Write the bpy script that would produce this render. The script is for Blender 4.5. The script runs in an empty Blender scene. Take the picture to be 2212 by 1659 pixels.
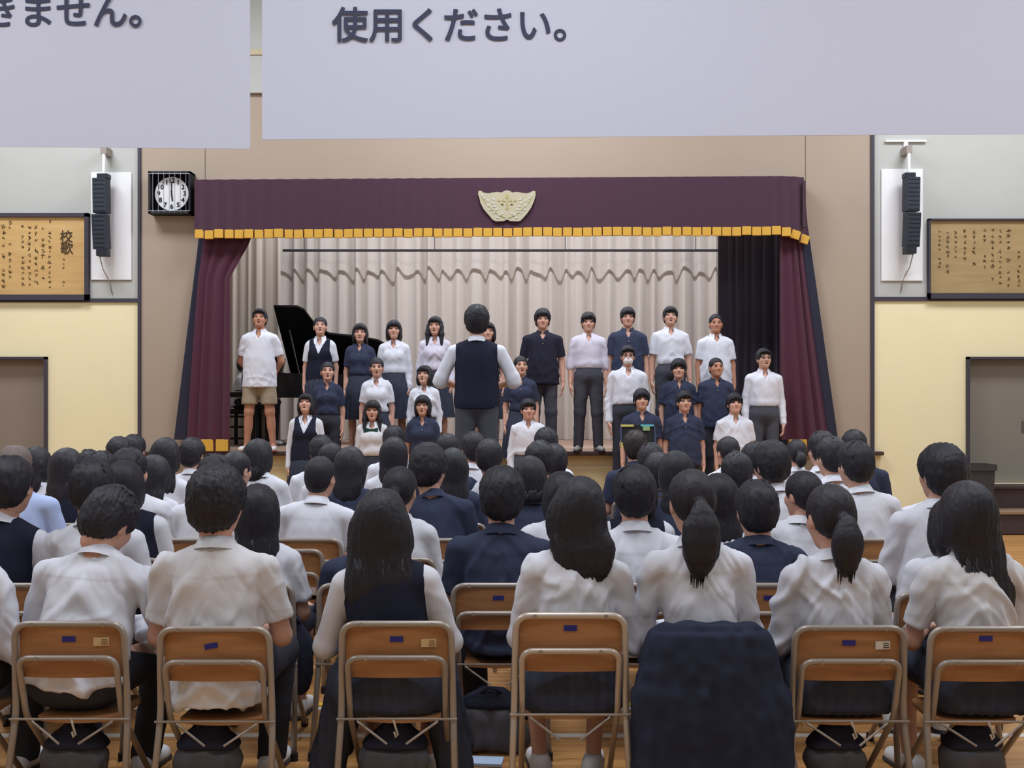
import bpy, bmesh, math, random
import numpy as np
from mathutils import Vector, Matrix

# ------------------------------------------------------------------ camera, light, exposure
SC = bpy.context.scene
COL = SC.collection
EYE, F_PX, HOR = 1.584, 2300.0, 861.0
cam_d = bpy.data.cameras.new('camera'); cam = bpy.data.objects.new('camera', cam_d); COL.objects.link(cam)
cam.location = (0, 0, EYE); cam.rotation_euler = (math.pi/2, 0, 0)
cam_d.sensor_width = 36; cam_d.lens = 36*F_PX/2212; cam_d.shift_y = (HOR-829.5)/2212
cam_d.clip_end = 100; SC.camera = cam
SC.view_settings.view_transform = 'Standard'; SC.view_settings.look = 'None'
SC.view_settings.gamma = 1; SC.view_settings.use_curve_mapping = False
SC.view_settings.exposure = 0.0
W = bpy.data.worlds.new('world'); SC.world = W; W.use_nodes = True
W.node_tree.nodes['Background'].inputs[0].default_value = (0.55, 0.6, 0.7, 1)
W.node_tree.nodes['Background'].inputs[1].default_value = 0.05
def area(name, loc, size, watts, col=(1, 1, 1), rot=(0, 0, 0), spread=math.pi):
    l = bpy.data.lights.new(name, 'AREA'); l.shape = 'RECTANGLE'; l.size, l.size_y = size
    l.energy = watts; l.color = col; l.spread = spread
    o = bpy.data.objects.new(name, l); o.location = loc; o.rotation_euler = rot; COL.objects.link(o)
    return o
# hall ceiling fittings (above the frame) and the stage border lights behind the valance
for hx in (-5.6, 0, 5.6):
    for hy, wt in ((0.6, 76), (4.6, 172), (10.4, 232)):
        area('hall_ceiling_light', (hx, hy, 6.95), (2.2, 1.4), wt, (0.90, 0.96, 1.06))
area('stage_border_light', (0, 14.75, 5.35), (7.6, 0.05), 128, (0.96, 0.97, 1.0), (math.radians(14), 0, 0))
area('stage_front_border_light', (0, 13.6, 5.0), (7.4, 0.12), 42, (0.96, 0.97, 1.0))

# ------------------------------------------------------------------ materials
def lin(c):
    return tuple(((v/255)/12.92 if v/255 <= 0.04045 else ((v/255+0.055)/1.055)**2.4) for v in c)
MATS = {}
def mat(name, rgb, rough=0.6, spec=0.3, bump=None, var=0.0, vscale=8.0, metal=0.0, rand=0.0, sheen=0.0, emit=0.0):
    """rgb in 0-255 sRGB; bump=(scale xyz, strength, distance); var = colour mottling; rand = per-object value shift"""
    if name in MATS: return MATS[name]
    m = bpy.data.materials.new(name); m.use_nodes = True; MATS[name] = m
    nt = m.node_tree; N = nt.nodes; L = nt.links; b = N['Principled BSDF']
    c = (*lin(rgb), 1)
    b.inputs['Base Color'].default_value = c; b.inputs['Roughness'].default_value = rough
    b.inputs['Specular IOR Level'].default_value = spec; b.inputs['Metallic'].default_value = metal
    if sheen: b.inputs['Sheen Weight'].default_value = sheen
    tc = N.new('ShaderNodeTexCoord')
    src = None
    if var or rand:
        hsv = N.new('ShaderNodeHueSaturation'); hsv.inputs['Color'].default_value = c
        val = None
        if var:
            nz = N.new('ShaderNodeTexNoise'); nz.inputs['Scale'].default_value = vscale; nz.inputs['Detail'].default_value = 5
            L.new(tc.outputs['Object'], nz.inputs['Vector'])
            mr = N.new('ShaderNodeMapRange'); mr.inputs[1].default_value = 0.25; mr.inputs[2].default_value = 0.75
            mr.inputs[3].default_value = 1-var; mr.inputs[4].default_value = 1+var
            L.new(nz.outputs['Fac'], mr.inputs[0]); val = mr.outputs[0]
        if rand:
            oi = N.new('ShaderNodeObjectInfo')
            m2 = N.new('ShaderNodeMapRange'); m2.inputs[3].default_value = 1-rand; m2.inputs[4].default_value = 1+rand
            L.new(oi.outputs['Random'], m2.inputs[0])
            if val is None: val = m2.outputs[0]
            else:
                mm = N.new('ShaderNodeMath'); mm.operation = 'MULTIPLY'; L.new(val, mm.inputs[0]); L.new(m2.outputs[0], mm.inputs[1]); val = mm.outputs[0]
        L.new(val, hsv.inputs['Value']); L.new(hsv.outputs['Color'], b.inputs['Base Color'])
    if bump:
        sc, st, di = bump
        mp = N.new('ShaderNodeMapping'); mp.inputs['Scale'].default_value = sc if hasattr(sc, '__len__') else (sc,)*3
        L.new(tc.outputs['Object'], mp.inputs['Vector'])
        nz = N.new('ShaderNodeTexNoise'); nz.inputs['Scale'].default_value = 1; nz.inputs['Detail'].default_value = 4
        L.new(mp.outputs[0], nz.inputs['Vector'])
        bp = N.new('ShaderNodeBump'); bp.inputs['Strength'].default_value = st; bp.inputs['Distance'].default_value = di
        L.new(nz.outputs['Fac'], bp.inputs['Height']); L.new(bp.outputs[0], b.inputs['Normal'])
    return m

def wood(name, c1, c2, scale=(3, 40, 40), rough=0.45, rand=0.0):
    if name in MATS: return MATS[name]
    m = bpy.data.materials.new(name); m.use_nodes = True; MATS[name] = m
    N = m.node_tree.nodes; L = m.node_tree.links; b = N['Principled BSDF']; b.inputs['Roughness'].default_value = rough
    tc = N.new('ShaderNodeTexCoord'); mp = N.new('ShaderNodeMapping'); mp.inputs['Scale'].default_value = scale
    L.new(tc.outputs['Object'], mp.inputs['Vector'])
    if rand:
        oi = N.new('ShaderNodeObjectInfo'); cx = N.new('ShaderNodeCombineXYZ')
        ml = N.new('ShaderNodeMath'); ml.operation = 'MULTIPLY'; ml.inputs[1].default_value = 30
        L.new(oi.outputs['Random'], ml.inputs[0]); L.new(ml.outputs[0], cx.inputs[0]); L.new(ml.outputs[0], cx.inputs[1]); L.new(cx.outputs[0], mp.inputs['Location'])
    nz = N.new('ShaderNodeTexNoise'); nz.inputs['Scale'].default_value = 1; nz.inputs['Detail'].default_value = 6; nz.inputs['Distortion'].default_value = 0.6
    L.new(mp.outputs[0], nz.inputs['Vector'])
    cr = N.new('ShaderNodeValToRGB'); cr.color_ramp.elements[0].position = 0.3; cr.color_ramp.elements[1].position = 0.7
    cr.color_ramp.elements[0].color = (*lin(c1), 1); cr.color_ramp.elements[1].color = (*lin(c2), 1)
    L.new(nz.outputs['Fac'], cr.inputs[0])
    out = cr.outputs[0]
    if rand:
        hsv = N.new('ShaderNodeHueSaturation'); mr = N.new('ShaderNodeMapRange'); mr.inputs[3].default_value = 1-rand; mr.inputs[4].default_value = 1+rand
        L.new(oi.outputs['Random'], mr.inputs[0]); L.new(mr.outputs[0], hsv.inputs['Value']); L.new(out, hsv.inputs['Color']); out = hsv.outputs[0]
    L.new(out, b.inputs['Base Color'])
    return m

# ------------------------------------------------------------------ mesh helpers
def link(name, me, m=None, parent=None, loc=None, rot=None):
    o = bpy.data.objects.new(name, me); COL.objects.link(o)
    if m is not None and me is not None and len(me.materials) == 0:
        for k in (m if isinstance(m, (list, tuple)) else [m]): me.materials.append(k)
    if parent is not None: o.parent = parent
    if loc is not None: o.location = loc
    if rot is not None: o.rotation_euler = rot
    return o
def tag(o, label=None, cat=None, group=None, kind=None):
    if label: o['label'] = label
    if cat: o['category'] = cat
    if group: o['group'] = group
    if kind: o['kind'] = kind
    return o
def empty(name, loc=(0, 0, 0), rz=0):
    o = bpy.data.objects.new(name, None); o.location = loc; o.rotation_euler = (0, 0, rz); o.empty_display_size = 0.1
    COL.objects.link(o); return o
def quadmesh(name, V, Q, smooth=True, midx=None):
    me = bpy.data.meshes.new(name); V = np.asarray(V, np.float32); Q = np.asarray(Q, np.int32)
    me.vertices.add(len(V)); me.vertices.foreach_set('co', V.ravel())
    me.loops.add(Q.size); me.loops.foreach_set('vertex_index', Q.ravel())
    me.polygons.add(len(Q)); me.polygons.foreach_set('loop_start', np.arange(0, Q.size, 4, dtype=np.int32))
    me.polygons.foreach_set('use_smooth', np.full(len(Q), smooth, bool))
    if midx is not None: me.polygons.foreach_set('material_index', np.asarray(midx, np.int32))
    me.update(calc_edges=True); me.validate()
    return me
def join(*parts):
    Vs, Qs, n = [], [], 0
    for V, Q in parts:
        Vs.append(np.asarray(V)); Qs.append(np.asarray(Q)+n); n += len(V)
    return np.concatenate(Vs), np.concatenate(Qs)

class MB:
    """hard-surface builder: boxes, tubes, prisms, discs collected into ONE mesh"""
    def __init__(s): s.v = []; s.f = []; s.sm = []
    def add(s, V, Fc, sm=False):
        n = len(s.v); s.v += [tuple(map(float, p)) for p in V]; s.f += [tuple(int(i)+n for i in q) for q in Fc]; s.sm += [sm]*len(Fc); return s
    def box(s, c, d, rot=None, ch=0.0):
        x, y, z = (v/2 for v in d)
        if ch > 0:   # chamfered box: each corner becomes three points
            ch = min(ch, x*0.8, y*0.8, z*0.8)
            bm = bmesh.new(); bmesh.ops.create_cube(bm, size=1)
            for v in bm.verts: v.co = Vector((v.co.x*d[0], v.co.y*d[1], v.co.z*d[2]))
            bmesh.ops.bevel(bm, geom=bm.edges[:], offset=ch, segments=1, affect='EDGES')
            V = [v.co.copy() for v in bm.verts]; bm.verts.index_update(); Fc = [[v.index for v in f.verts] for f in bm.faces]; bm.free()
        else:
            V = [Vector(p) for p in ((-x,-y,-z),(x,-y,-z),(x,y,-z),(-x,y,-z),(-x,-y,z),(x,-y,z),(x,y,z),(-x,y,z))]
            Fc = [(0,3,2,1),(4,5,6,7),(0,1,5,4),(1,2,6,5),(2,3,7,6),(3,0,4,7)]
        if rot is not None:
            M = Matrix(rot) if not hasattr(rot, 'to_matrix') else rot.to_matrix()
            V = [M @ p for p in V]
        return s.add([p+Vector(c) for p in V], Fc)
    def tube(s, pts, r, n=10, closed=False):
        V, Q = tube(pts, r, n, closed); return s.add(V, Q, True)
    def prism(s, poly, axis, a, b, sm=False):
        """poly = 2-D outline; axis 'y' -> (x,z) outline extruded y=a..b, 'z' -> (x,y), 'x' -> (y,z)"""
        n = len(poly)
        mk = {'y': lambda p, t: (p[0], t, p[1]), 'z': lambda p, t: (p[0], p[1], t), 'x': lambda p, t: (t, p[0], p[1])}[axis]
        V = [mk(p, a) for p in poly]+[mk(p, b) for p in poly]
        Fc = [tuple(range(n)), tuple(range(2*n-1, n-1, -1))]+[(i, i+n, (i+1) % n+n, (i+1) % n) for i in range(n)]
        return s.add(V, Fc, sm)
    def cyl(s, p, q, r, n=20, r2=None):
        p, q = Vector(p), Vector(q); d = (q-p).normalized(); u = d.orthogonal().normalized(); w = d.cross(u); r2 = r if r2 is None else r2
        V = [p+(u*math.cos(t)+w*math.sin(t))*r for t in [2*math.pi*i/n for i in range(n)]]+[q+(u*math.cos(t)+w*math.sin(t))*r2 for t in [2*math.pi*i/n for i in range(n)]]
        return s.add(V, [tuple(range(n-1, -1, -1)), tuple(range(n, 2*n))]).add(V, [(i, (i+1) % n, (i+1) % n+n, i+n) for i in range(n)], True)
    def build(s, name, m, parent=None, loc=None, rot=None):
        me = bpy.data.meshes.new(name); me.from_pydata(s.v, [], s.f); me.polygons.foreach_set('use_smooth', s.sm); me.update()
        bm = bmesh.new(); bm.from_mesh(me); bmesh.ops.recalc_face_normals(bm, faces=bm.faces[:]); bm.to_mesh(me); bm.free()
        return link(name, me, m, parent, loc, rot)

def tube(pts, r, n=10, closed=False, flat=1.0, up=None):
    P = np.array(pts, float); m = len(P); rr = np.full(m, r, float) if np.isscalar(r) else np.array(r, float)
    T = np.gradient(P, axis=0) if not closed else (np.roll(P, -1, 0)-np.roll(P, 1, 0))
    T /= np.linalg.norm(T, axis=1)[:, None]+1e-12
    u = np.array(up, float) if up is not None else (np.array([0, 0, 1.0]) if abs(T[0][2]) < 0.9 else np.array([0, 1.0, 0]))
    a = np.linspace(0, 2*np.pi, n, endpoint=False); V = []
    for i in range(m):
        u = u-T[i]*u.dot(T[i]); u /= np.linalg.norm(u)+1e-12; w = np.cross(T[i], u)
        V.append(P[i]+rr[i]*(np.cos(a)[:, None]*u*flat+np.sin(a)[:, None]*w))
    if not closed:   # closed rounded ends
        V = [P[0]+(V[0]-P[0])*0.02]+V+[P[-1]+(V[-1]-P[-1])*0.02]
    V = np.concatenate(V); k = len(V)//n; Q = []
    for i in range(k if closed else k-1):
        j = (i+1) % k
        Q += [(i*n+b, i*n+(b+1) % n, j*n+(b+1) % n, j*n+b) for b in range(n)]
    return V, np.array(Q)
def fillet(pts, r, n=5):
    out = [Vector(pts[0])]
    for i in range(1, len(pts)-1):
        p, a, b = Vector(pts[i]), Vector(pts[i-1]), Vector(pts[i+1]); da, db = (a-p), (b-p)
        d = min(r, da.length*0.49, db.length*0.49); s, e = p+da.normalized()*d, p+db.normalized()*d
        for k in range(n+1):
            t = k/n; out.append(s*(1-t)**2+p*2*t*(1-t)+e*t*t)
    out.append(Vector(pts[-1])); return out
def px(x, y, s):
    """photo pixel + scale (px per metre) -> world point"""
    return Vector(((x-1106)/s, F_PX/s, EYE-(y-HOR)/s))

# ------------------------------------------------------------------ implicit surfaces (smooth unions -> surface nets)
def rot(yaw=0, pitch=0, roll=0):
    a, b, c = (math.radians(v) for v in (yaw, pitch, roll))
    Z = np.array([[math.cos(a), -math.sin(a), 0], [math.sin(a), math.cos(a), 0], [0, 0, 1]])
    X = np.array([[1, 0, 0], [0, math.cos(b), -math.sin(b)], [0, math.sin(b), math.cos(b)]])
    Y = np.array([[math.cos(c), 0, math.sin(c)], [0, 1, 0], [-math.sin(c), 0, math.cos(c)]])
    return Z @ X @ Y
A3 = lambda *v: np.array(v, float)
class Sdf:
    def __init__(s): s.p = []
    def cap(s, a, b, r1, r2=None, k=0.03, op='+', flat=None, R=None):
        a, b = np.array(a, float), np.array(b, float); r2 = r1 if r2 is None else r2; M = None; e = max(r1, r2)
        if flat is not None:   # flat = scale per local axis (x,y,z) in frame R
            R = np.eye(3) if R is None else R; M = np.diag(1/np.array(flat, float)) @ R.T; e = e*max(flat)
        s.p.append(('c', op, k, np.minimum(a, b)-e, np.maximum(a, b)+e, (a, b, r1, r2, M, 1 if flat is None else min(flat)))); return s
    def ell(s, c, r, R=None, k=0.03, op='+'):
        c, r = np.array(c, float), np.array(r, float); R = np.eye(3) if R is None else R
        e = np.sqrt(((R*r)**2).sum(1)); s.p.append(('e', op, k, c-e, c+e, (c, r, R))); return s
    def cut(s, n, d, k=0.006):
        """keep n.p <= d"""
        s.p.append(('h', 'i', k, None, None, (np.array(n, float), d))); return s
    def fn(s, f, k=0.006):
        """f(x,y,z)>0 where material is removed"""
        s.p.append(('f', 'i', k, None, None, f)); return s
    def mesh(s, h, lim=None):
        plus = [q for q in s.p if q[1] == '+']
        lo = np.min([q[3] for q in plus], 0)-2*h; hi = np.max([q[4] for q in plus], 0)+2*h
        if lim is not None: lo = np.maximum(lo, lim[0]); hi = np.minimum(hi, lim[1])
        n = np.maximum(np.ceil((hi-lo)/h).astype(int)+1, 4)
        F = np.full(n, 0.25, np.float32); ax = [(lo[i]+h*np.arange(n[i])).astype(np.float32) for i in range(3)]
        for kd, op, k, a, b, d in s.p:
            if a is None: sl = (slice(0, n[0]), slice(0, n[1]), slice(0, n[2]))
            else:
                pad = k+3*h; i0 = np.clip(np.floor((a-pad-lo)/h).astype(int), 0, n); i1 = np.clip(np.ceil((b+pad-lo)/h).astype(int)+1, 0, n)
                if np.any(i1 <= i0): continue
                sl = tuple(slice(i0[i], i1[i]) for i in range(3))
            X, Y, Z = ax[0][sl[0]][:, None, None], ax[1][sl[1]][None, :, None], ax[2][sl[2]][None, None, :]
            if kd == 'c':
                p, q, r1, r2, M, ms = d; ba = q-p; dx, dy, dz = X-p[0], Y-p[1], Z-p[2]
                if M is not None:
                    dx, dy, dz = (M[i, 0]*dx+M[i, 1]*dy+M[i, 2]*dz for i in range(3)); ba = M @ ba
                bb = float(ba.dot(ba))+1e-9
                t = np.clip((dx*ba[0]+dy*ba[1]+dz*ba[2])/bb, 0, 1)
                D = (np.sqrt((dx-t*ba[0])**2+(dy-t*ba[1])**2+(dz-t*ba[2])**2)-(r1+(r2-r1)*t))*ms
            elif kd == 'e':
                c, r, R = d; dx, dy, dz = X-c[0], Y-c[1], Z-c[2]
                q = [(R[0, i]*dx+R[1, i]*dy+R[2, i]*dz)/r[i] for i in range(3)]
                k0 = np.sqrt(q[0]**2+q[1]**2+q[2]**2); k1 = np.sqrt((q[0]/r[0])**2+(q[1]/r[1])**2+(q[2]/r[2])**2)+1e-6
                D = k0*(k0-1)/k1
            elif kd == 'h': D = d[0][0]*X+d[0][1]*Y+d[0][2]*Z-d[1]
            else: D = d(X, Y, Z)
            G = F[sl]
            if op == '+':
                w = np.maximum(k-np.abs(G-D), 0)/k; F[sl] = np.minimum(G, D)-w*w*k*0.25
            else:
                if op == '-': D = -D
                w = np.maximum(k-np.abs(G-D), 0)/k; F[sl] = np.maximum(G, D)+w*w*k*0.25
        F[0] = F[-1] = 0.1; F[:, 0] = F[:, -1] = 0.1; F[:, :, 0] = F[:, :, -1] = 0.1
        return nets(F, lo, h)
OFF = np.array([(i, j, k) for i in (0, 1) for j in (0, 1) for k in (0, 1)])
EDG = [(a, b) for a in range(8) for b in range(a+1, 8) if abs(OFF[a]-OFF[b]).sum() == 1]
def nets(F, o, h):
    S = F < 0; c = np.zeros(np.array(F.shape)-1, np.int8)
    for a in OFF:
        c += S[a[0]:S.shape[0]-1+a[0], a[1]:S.shape[1]-1+a[1], a[2]:S.shape[2]-1+a[2]]
    act = (c > 0) & (c < 8); ids = np.argwhere(act); n = len(ids)
    idx = np.full(act.shape, -1, np.int32); idx[act] = np.arange(n)
    v = [F[ids[:, 0]+a[0], ids[:, 1]+a[1], ids[:, 2]+a[2]] for a in OFF]
    pos = np.zeros((n, 3)); cnt = np.zeros(n)
    for a, b in EDG:
        m = (v[a] < 0) != (v[b] < 0); t = v[a][m]/(v[a][m]-v[b][m])
        pos[m] += OFF[a]+t[:, None]*(OFF[b]-OFF[a]); cnt[m] += 1
    V = (ids+pos/cnt[:, None])*h+o
    Nn = np.stack([sum(v[i]*(1 if OFF[i][k] else -1) for i in range(8)) for k in range(3)], 1); Nn /= np.linalg.norm(Nn, axis=1)[:, None]+1e-9
    Q = []
    for k in range(3):
        u, w = (k+1) % 3, (k+2) % 3
        s0 = [slice(None)]*3; s1 = [slice(None)]*3; s0[k] = slice(0, -1); s1[k] = slice(1, None)
        ch = S[tuple(s0)] != S[tuple(s1)]; e = np.argwhere(ch)
        e = e[(e[:, u] > 0) & (e[:, w] > 0) & (e[:, u] < F.shape[u]-1) & (e[:, w] < F.shape[w]-1)]
        if len(e) == 0: continue
        du = np.zeros(3, int); dw = np.zeros(3, int); du[u] = 1; dw[w] = 1
        g = lambda q: idx[q[:, 0], q[:, 1], q[:, 2]]
        quad = np.stack([g(e-du-dw), g(e-dw), g(e), g(e-du)], 1)
        flip = ~S[e[:, 0], e[:, 1], e[:, 2]]; quad[flip] = quad[flip][:, ::-1]
        Q.append(quad)
    return V, np.concatenate(Q), Nn
def noise3(P, seed=0):
    """smooth value noise in [-1,1]"""
    i = np.floor(P).astype(np.int64); f = P-i; f = f*f*(3-2*f); out = 0
    for a in OFF:
        q = i+a; hsh = (q[:, 0]*73856093 ^ q[:, 1]*19349663 ^ q[:, 2]*83492791 ^ (seed*2654435761)) & 0xffffff
        hsh = (hsh*1103515245+12345) & 0x7fffffff; hsh = (hsh ^ (hsh >> 13))*1274126177 & 0x7fffffff
        w = np.prod(np.where(a, f, 1-f), 1); out = out+w*(hsh/0x3fffffff-1)
    return out
# ------------------------------------------------------------------ the setting
YW = F_PX/176.0                                    # front wall plane
M_YEL = mat('wall_yellow', (242, 231, 189), 0.85, 0.2, bump=(60, 0.05, 0.002), var=0.015, vscale=3)
M_WHW = mat('wall_white', (184, 185, 179), 0.85, 0.2, bump=(60, 0.05, 0.002), var=0.015, vscale=3)
M_BEI = mat('wall_beige', (171, 155, 138), 0.85, 0.2, bump=(40, 0.06, 0.002), var=0.02, vscale=2)
M_TRIM = mat('trim_dark', (66, 62, 72), 0.6, 0.3)
M_DOOR = mat('door_grey_brown', (142, 128, 116), 0.6, 0.3, var=0.03, vscale=2)
M_DOORR = mat('door_grey', (134, 128, 118), 0.6, 0.3, var=0.03, vscale=2)
M_CEIL = mat('ceiling_white', (205, 203, 198), 0.9, 0.1)
M_STAGEF = mat('stage_front_ochre', (226, 208, 160), 0.7, 0.25, var=0.03, vscale=3)
M_STAGEP = mat('stage_panel_ochre', (236, 220, 172), 0.7, 0.25, var=0.03, vscale=3)
M_STAGET = wood('stage_floor_wood', (176, 146, 128), (196, 166, 148), (2, 30, 30), 0.5)
M_NOSE = mat('stage_nosing', (70, 52, 50), 0.5, 0.3)
M_BLACK = mat('black_matte', (30, 30, 34), 0.6, 0.3)
M_STAGEW = mat('stage_wall', (150, 145, 140), 0.9, 0.1)
M_STEP = mat('door_step_brown', (70, 58, 58), 0.55, 0.3, var=0.05)
M_STEPN = mat('step_nosing', (150, 126, 104), 0.5, 0.3)

def struct(o, name=None):
    o['kind'] = 'structure'; return o
def X(p, s=176.0): return (p-1106)/s
def Zp(p, s=176.0): return EYE-(p-HOR)/s

# floor: base slab with drawn-on boards far away, real planks near the chairs
def floor_mat():
    m = bpy.data.materials.new('gym_floor'); m.use_nodes = True; N = m.node_tree.nodes; L = m.node_tree.links; b = N['Principled BSDF']
    tc = N.new('ShaderNodeTexCoord'); br = N.new('ShaderNodeTexBrick')
    br.inputs['Scale'].default_value = 1; br.inputs['Brick Width'].default_value = 1.8; br.inputs['Row Height'].default_value = 0.078
    br.inputs['Mortar Size'].default_value = 0.0012; br.inputs['Color1'].default_value = (*lin((196, 146, 88)), 1); br.inputs['Color2'].default_value = (*lin((176, 126, 72)), 1)
    br.inputs['Mortar'].default_value = (*lin((110, 76, 46)), 1); br.offset = 0.37
    L.new(tc.outputs['Object'], br.inputs['Vector'])
    mp = N.new('ShaderNodeMapping'); mp.inputs['Scale'].default_value = (3, 50, 1); L.new(tc.outputs['Object'], mp.inputs[0])
    nz = N.new('ShaderNodeTexNoise'); nz.inputs['Scale'].default_value = 1; nz.inputs['Detail'].default_value = 5; L.new(mp.outputs[0], nz.inputs['Vector'])
    mx = N.new('ShaderNodeMix'); mx.data_type = 'RGBA'; mx.blend_type = 'OVERLAY'; mx.inputs[0].default_value = 0.35
    L.new(br.outputs['Color'], mx.inputs[6]); L.new(nz.outputs['Color'], mx.inputs[7]); L.new(mx.outputs[2], b.inputs['Base Color'])
    b.inputs['Roughness'].default_value = 0.33
    return m
fl = struct(MB().box((0, 5, -0.06), (17, 16.2, 0.10)).build('floor', floor_mat()))
M_PLANK = wood('floor_plank', (176, 124, 70), (204, 154, 96), (2.2, 40, 40), 0.33, rand=0.16)
plank = MB().box((0, 0, 0), (1.796, 0.0765, 0.02), ch=0.0015).build('plank', M_PLANK, fl).data
first = True
rp = random.Random(5)
for r in range(42):
    y = 3.25+0.078*r; off = rp.uniform(-0.9, 0.9)
    for k in range(-3, 4):
        x = k*1.8+off
        if abs(x) > 0.62*y+1.6: continue
        if first: o = fl.children[0]; first = False
        else: o = bpy.data.objects.new('plank', plank); COL.objects.link(o); o.parent = fl
        o.location = (x, y, -0.0098+rp.uniform(-0.0004, 0.0004))
for nm, y, w, c, x0, x1 in (('floor_line_yellow', 5.51, .05, (222, 184, 50), -8, 8), ('floor_line_white', 5.43, .05, (216, 210, 200), -8, 8), ('floor_line_white', 5.00, .05, (220, 214, 204), -8, 8), ('floor_line_white', 9.2, .05, (220, 214, 204), -8, 8)):
    struct(MB().box(((x0+x1)/2, y, 0.0022), (x1-x0, w, 0.0036)).build(nm, mat(nm+'_paint', c, .4)))

# front wall: beige portal panels, white and yellow side fields
fw = empty('wall_front'); struct(fw)
def panel(name, x0, x1, z0, z1, m, y=YW, th=0.12):
    return MB().box(((x0+x1)/2, y+th/2, (z0+z1)/2), (x1-x0-0.006, th, z1-z0-0.004), ch=0.003).build(name, m, fw)
XL, XR = X(302), X(1884)
xa, xb = X(443), X(1740); ZT = Zp(203)
panel('panel', XL, xa, 0.0, ZT, M_BEI); panel('panel', xb, XR, 0.0, ZT, M_BEI)
xm = [xa, xb]
for a, b in zip(xm[:-1], xm[1:]): panel('panel', a, b, 3.86, ZT, M_BEI)
MB().box((0, YW+0.02, ZT+0.94), (17, 0.16, 1.88)).build('upper_wall', M_WHW, fw)
MB().box((0, YW-0.065, Zp(118)), (17, 0.03, 0.05)).build('rail', mat('rail_gold', (196, 182, 150), .5), fw)
MB().box((0, YW-0.062, Zp(112)), (17, 0.02, 0.02)).build('rail', mat('rail_gold', (196, 182, 150), .5), fw)
for sgn, x0, x1 in ((-1, -8.5, XL), (1, XR, 8.5)):
    panel('upper_field', x0, x1, 2.80, ZT, M_WHW)
DL0, DL1 = X(-170), X(104); DR0, DR1 = X(2086), X(2350); DZ = Zp(771)
# yellow fields leave the two door openings free
def field(*rects):
    b = MB()
    for x0, x1, z0, z1 in rects: b.box(((x0+x1)/2, YW+.06, (z0+z1)/2), (x1-x0, .12, z1-z0))
    b.build('lower_field', M_YEL, fw)
field((-8.5, DL0, 0, 2.8), (DL1, XL, 0, 2.8), (DL0, DL1, DZ, 2.8)); field((XR, DR0, 0, 2.8), (DR1, 8.5, 0, 2.8), (DR0, DR1, DZ, 2.8), (DR0, DR1, 0, .54))
tr = lambda n, c, d: struct(MB().box(c, d).build(n, M_TRIM))
tr('trim_1', (XL, YW-0.012, ZT/2), (0.036, 0.03, ZT)); tr('trim_2', (XR, YW-0.012, ZT/2), (0.042, 0.03, ZT))
tr('trim_3', ((XL-8.5)/2, YW-0.010, Zp(649)), (8.5+XL, 0.028, 0.046)); tr('trim_4', ((XR+8.5)/2, YW-0.010, Zp(646)), (8.5-XR, 0.028, 0.048))

def door(name, x0, x1, z0, z1, m, label):
    d = empty(name, ((x0+x1)/2, YW, z0)); struct(d); w, hh = x1-x0, z1-z0
    MB().box((0, 0.10, hh/2), (w, 0.03, hh)).build('door_leaf', m, d)
    f = MB(); f.box((-w/2+.016, 0.02, hh/2), (.032, .14, hh)); f.box((w/2-.016, 0.02, hh/2), (.032, .14, hh)); f.box((0, 0.02, hh-.016), (w, .14, .032)); f.build('door_frame', M_TRIM, d)
    MB().box((0, 0.082, hh*.45), (.05, .02, .14), ch=.006).build('door_pull', mat('pull_metal', (120, 116, 112), .35, .5, metal=.8), d)
door('door_1', DL0, DL1, 0, DZ, M_DOOR, ''); door('door_2', DR0, DR1, 0.54, DZ, M_DOORR, '')
st = empty('trim_5', ((DR0+DR1)/2, YW, 0)); struct(st)      # two steps up to the right door
for k, (z, dpt) in enumerate(((.27, .62), (.54, .32))):
    MB().box((0, -dpt/2, z/2-.02), (DR1-DR0+.5, dpt, z-.04)).build('step_riser', M_STEP, st)
    MB().box((0, -dpt/2-.012, z-.02), (DR1-DR0+.54, dpt+.024, .04), ch=.006).build('step_tread', M_STEPN if k == 0 else M_STEP, st)

# remaining hall shell
struct(MB().box((-8.55, 5, 3.6), (0.1, 16.3, 7.4)).build('wall_left', M_WHW)); struct(MB().box((8.55, 5, 3.6), (0.1, 16.3, 7.4)).build('wall_right', M_WHW))
struct(MB().box((0, -3.1, 3.6), (17, 0.1, 7.4)).build('wall_back', M_WHW)); struct(MB().box((0, 5.0, 7.24), (17.2, 16.5, 0.1)).build('ceiling', M_CEIL))

# stage
sg = empty('stage', (0, YW, 0)); tag(sg, kind='structure')
sh = 0.936
MB().box((-.07, 2.6, sh-.03), (9.36, 5.14, .06)).build('stage_floor', M_STAGET, sg)
MB().box((0, .08, (sh-.06)/2), (9.36, .1, sh-.06)).build('stage_front', M_STAGEF, sg)
MB().box(((X(286)+X(1904))/2, -.03, sh-.022), (X(1904)-X(286), .14, .046), ch=.006).build('nosing', M_NOSE, sg)
for k in range(9):
    x0 = X(330)+k*.98
    MB().box((x0+.47, .024, .40), (.90, .03, .72), ch=.008).build('front_panel', M_STAGEP, sg)
MB().box((0, 5.2, 3.6), (9.36, .1, 5.6)).build('rear_wall', M_STAGEW, sg)
for s in (-1, 1): MB().box((s*4.68, 2.75, 3.6), (.1, 4.9, 5.6)).build('wing_wall', M_STAGEW, sg)
MB().box((0, 2.65, 6.42), (9.36, 5.1, .1)).build('stage_ceiling', M_STAGEW, sg)
MB().box((0, .18, 5.86), (9.36, .1, 1.1)).build('portal_header', M_STAGEW, sg)
for s in (-1, 1): MB().box((s*4.3, .2, 3.1), (.7, .1, 4.4)).build('portal_side', M_STAGEW, sg)

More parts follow.
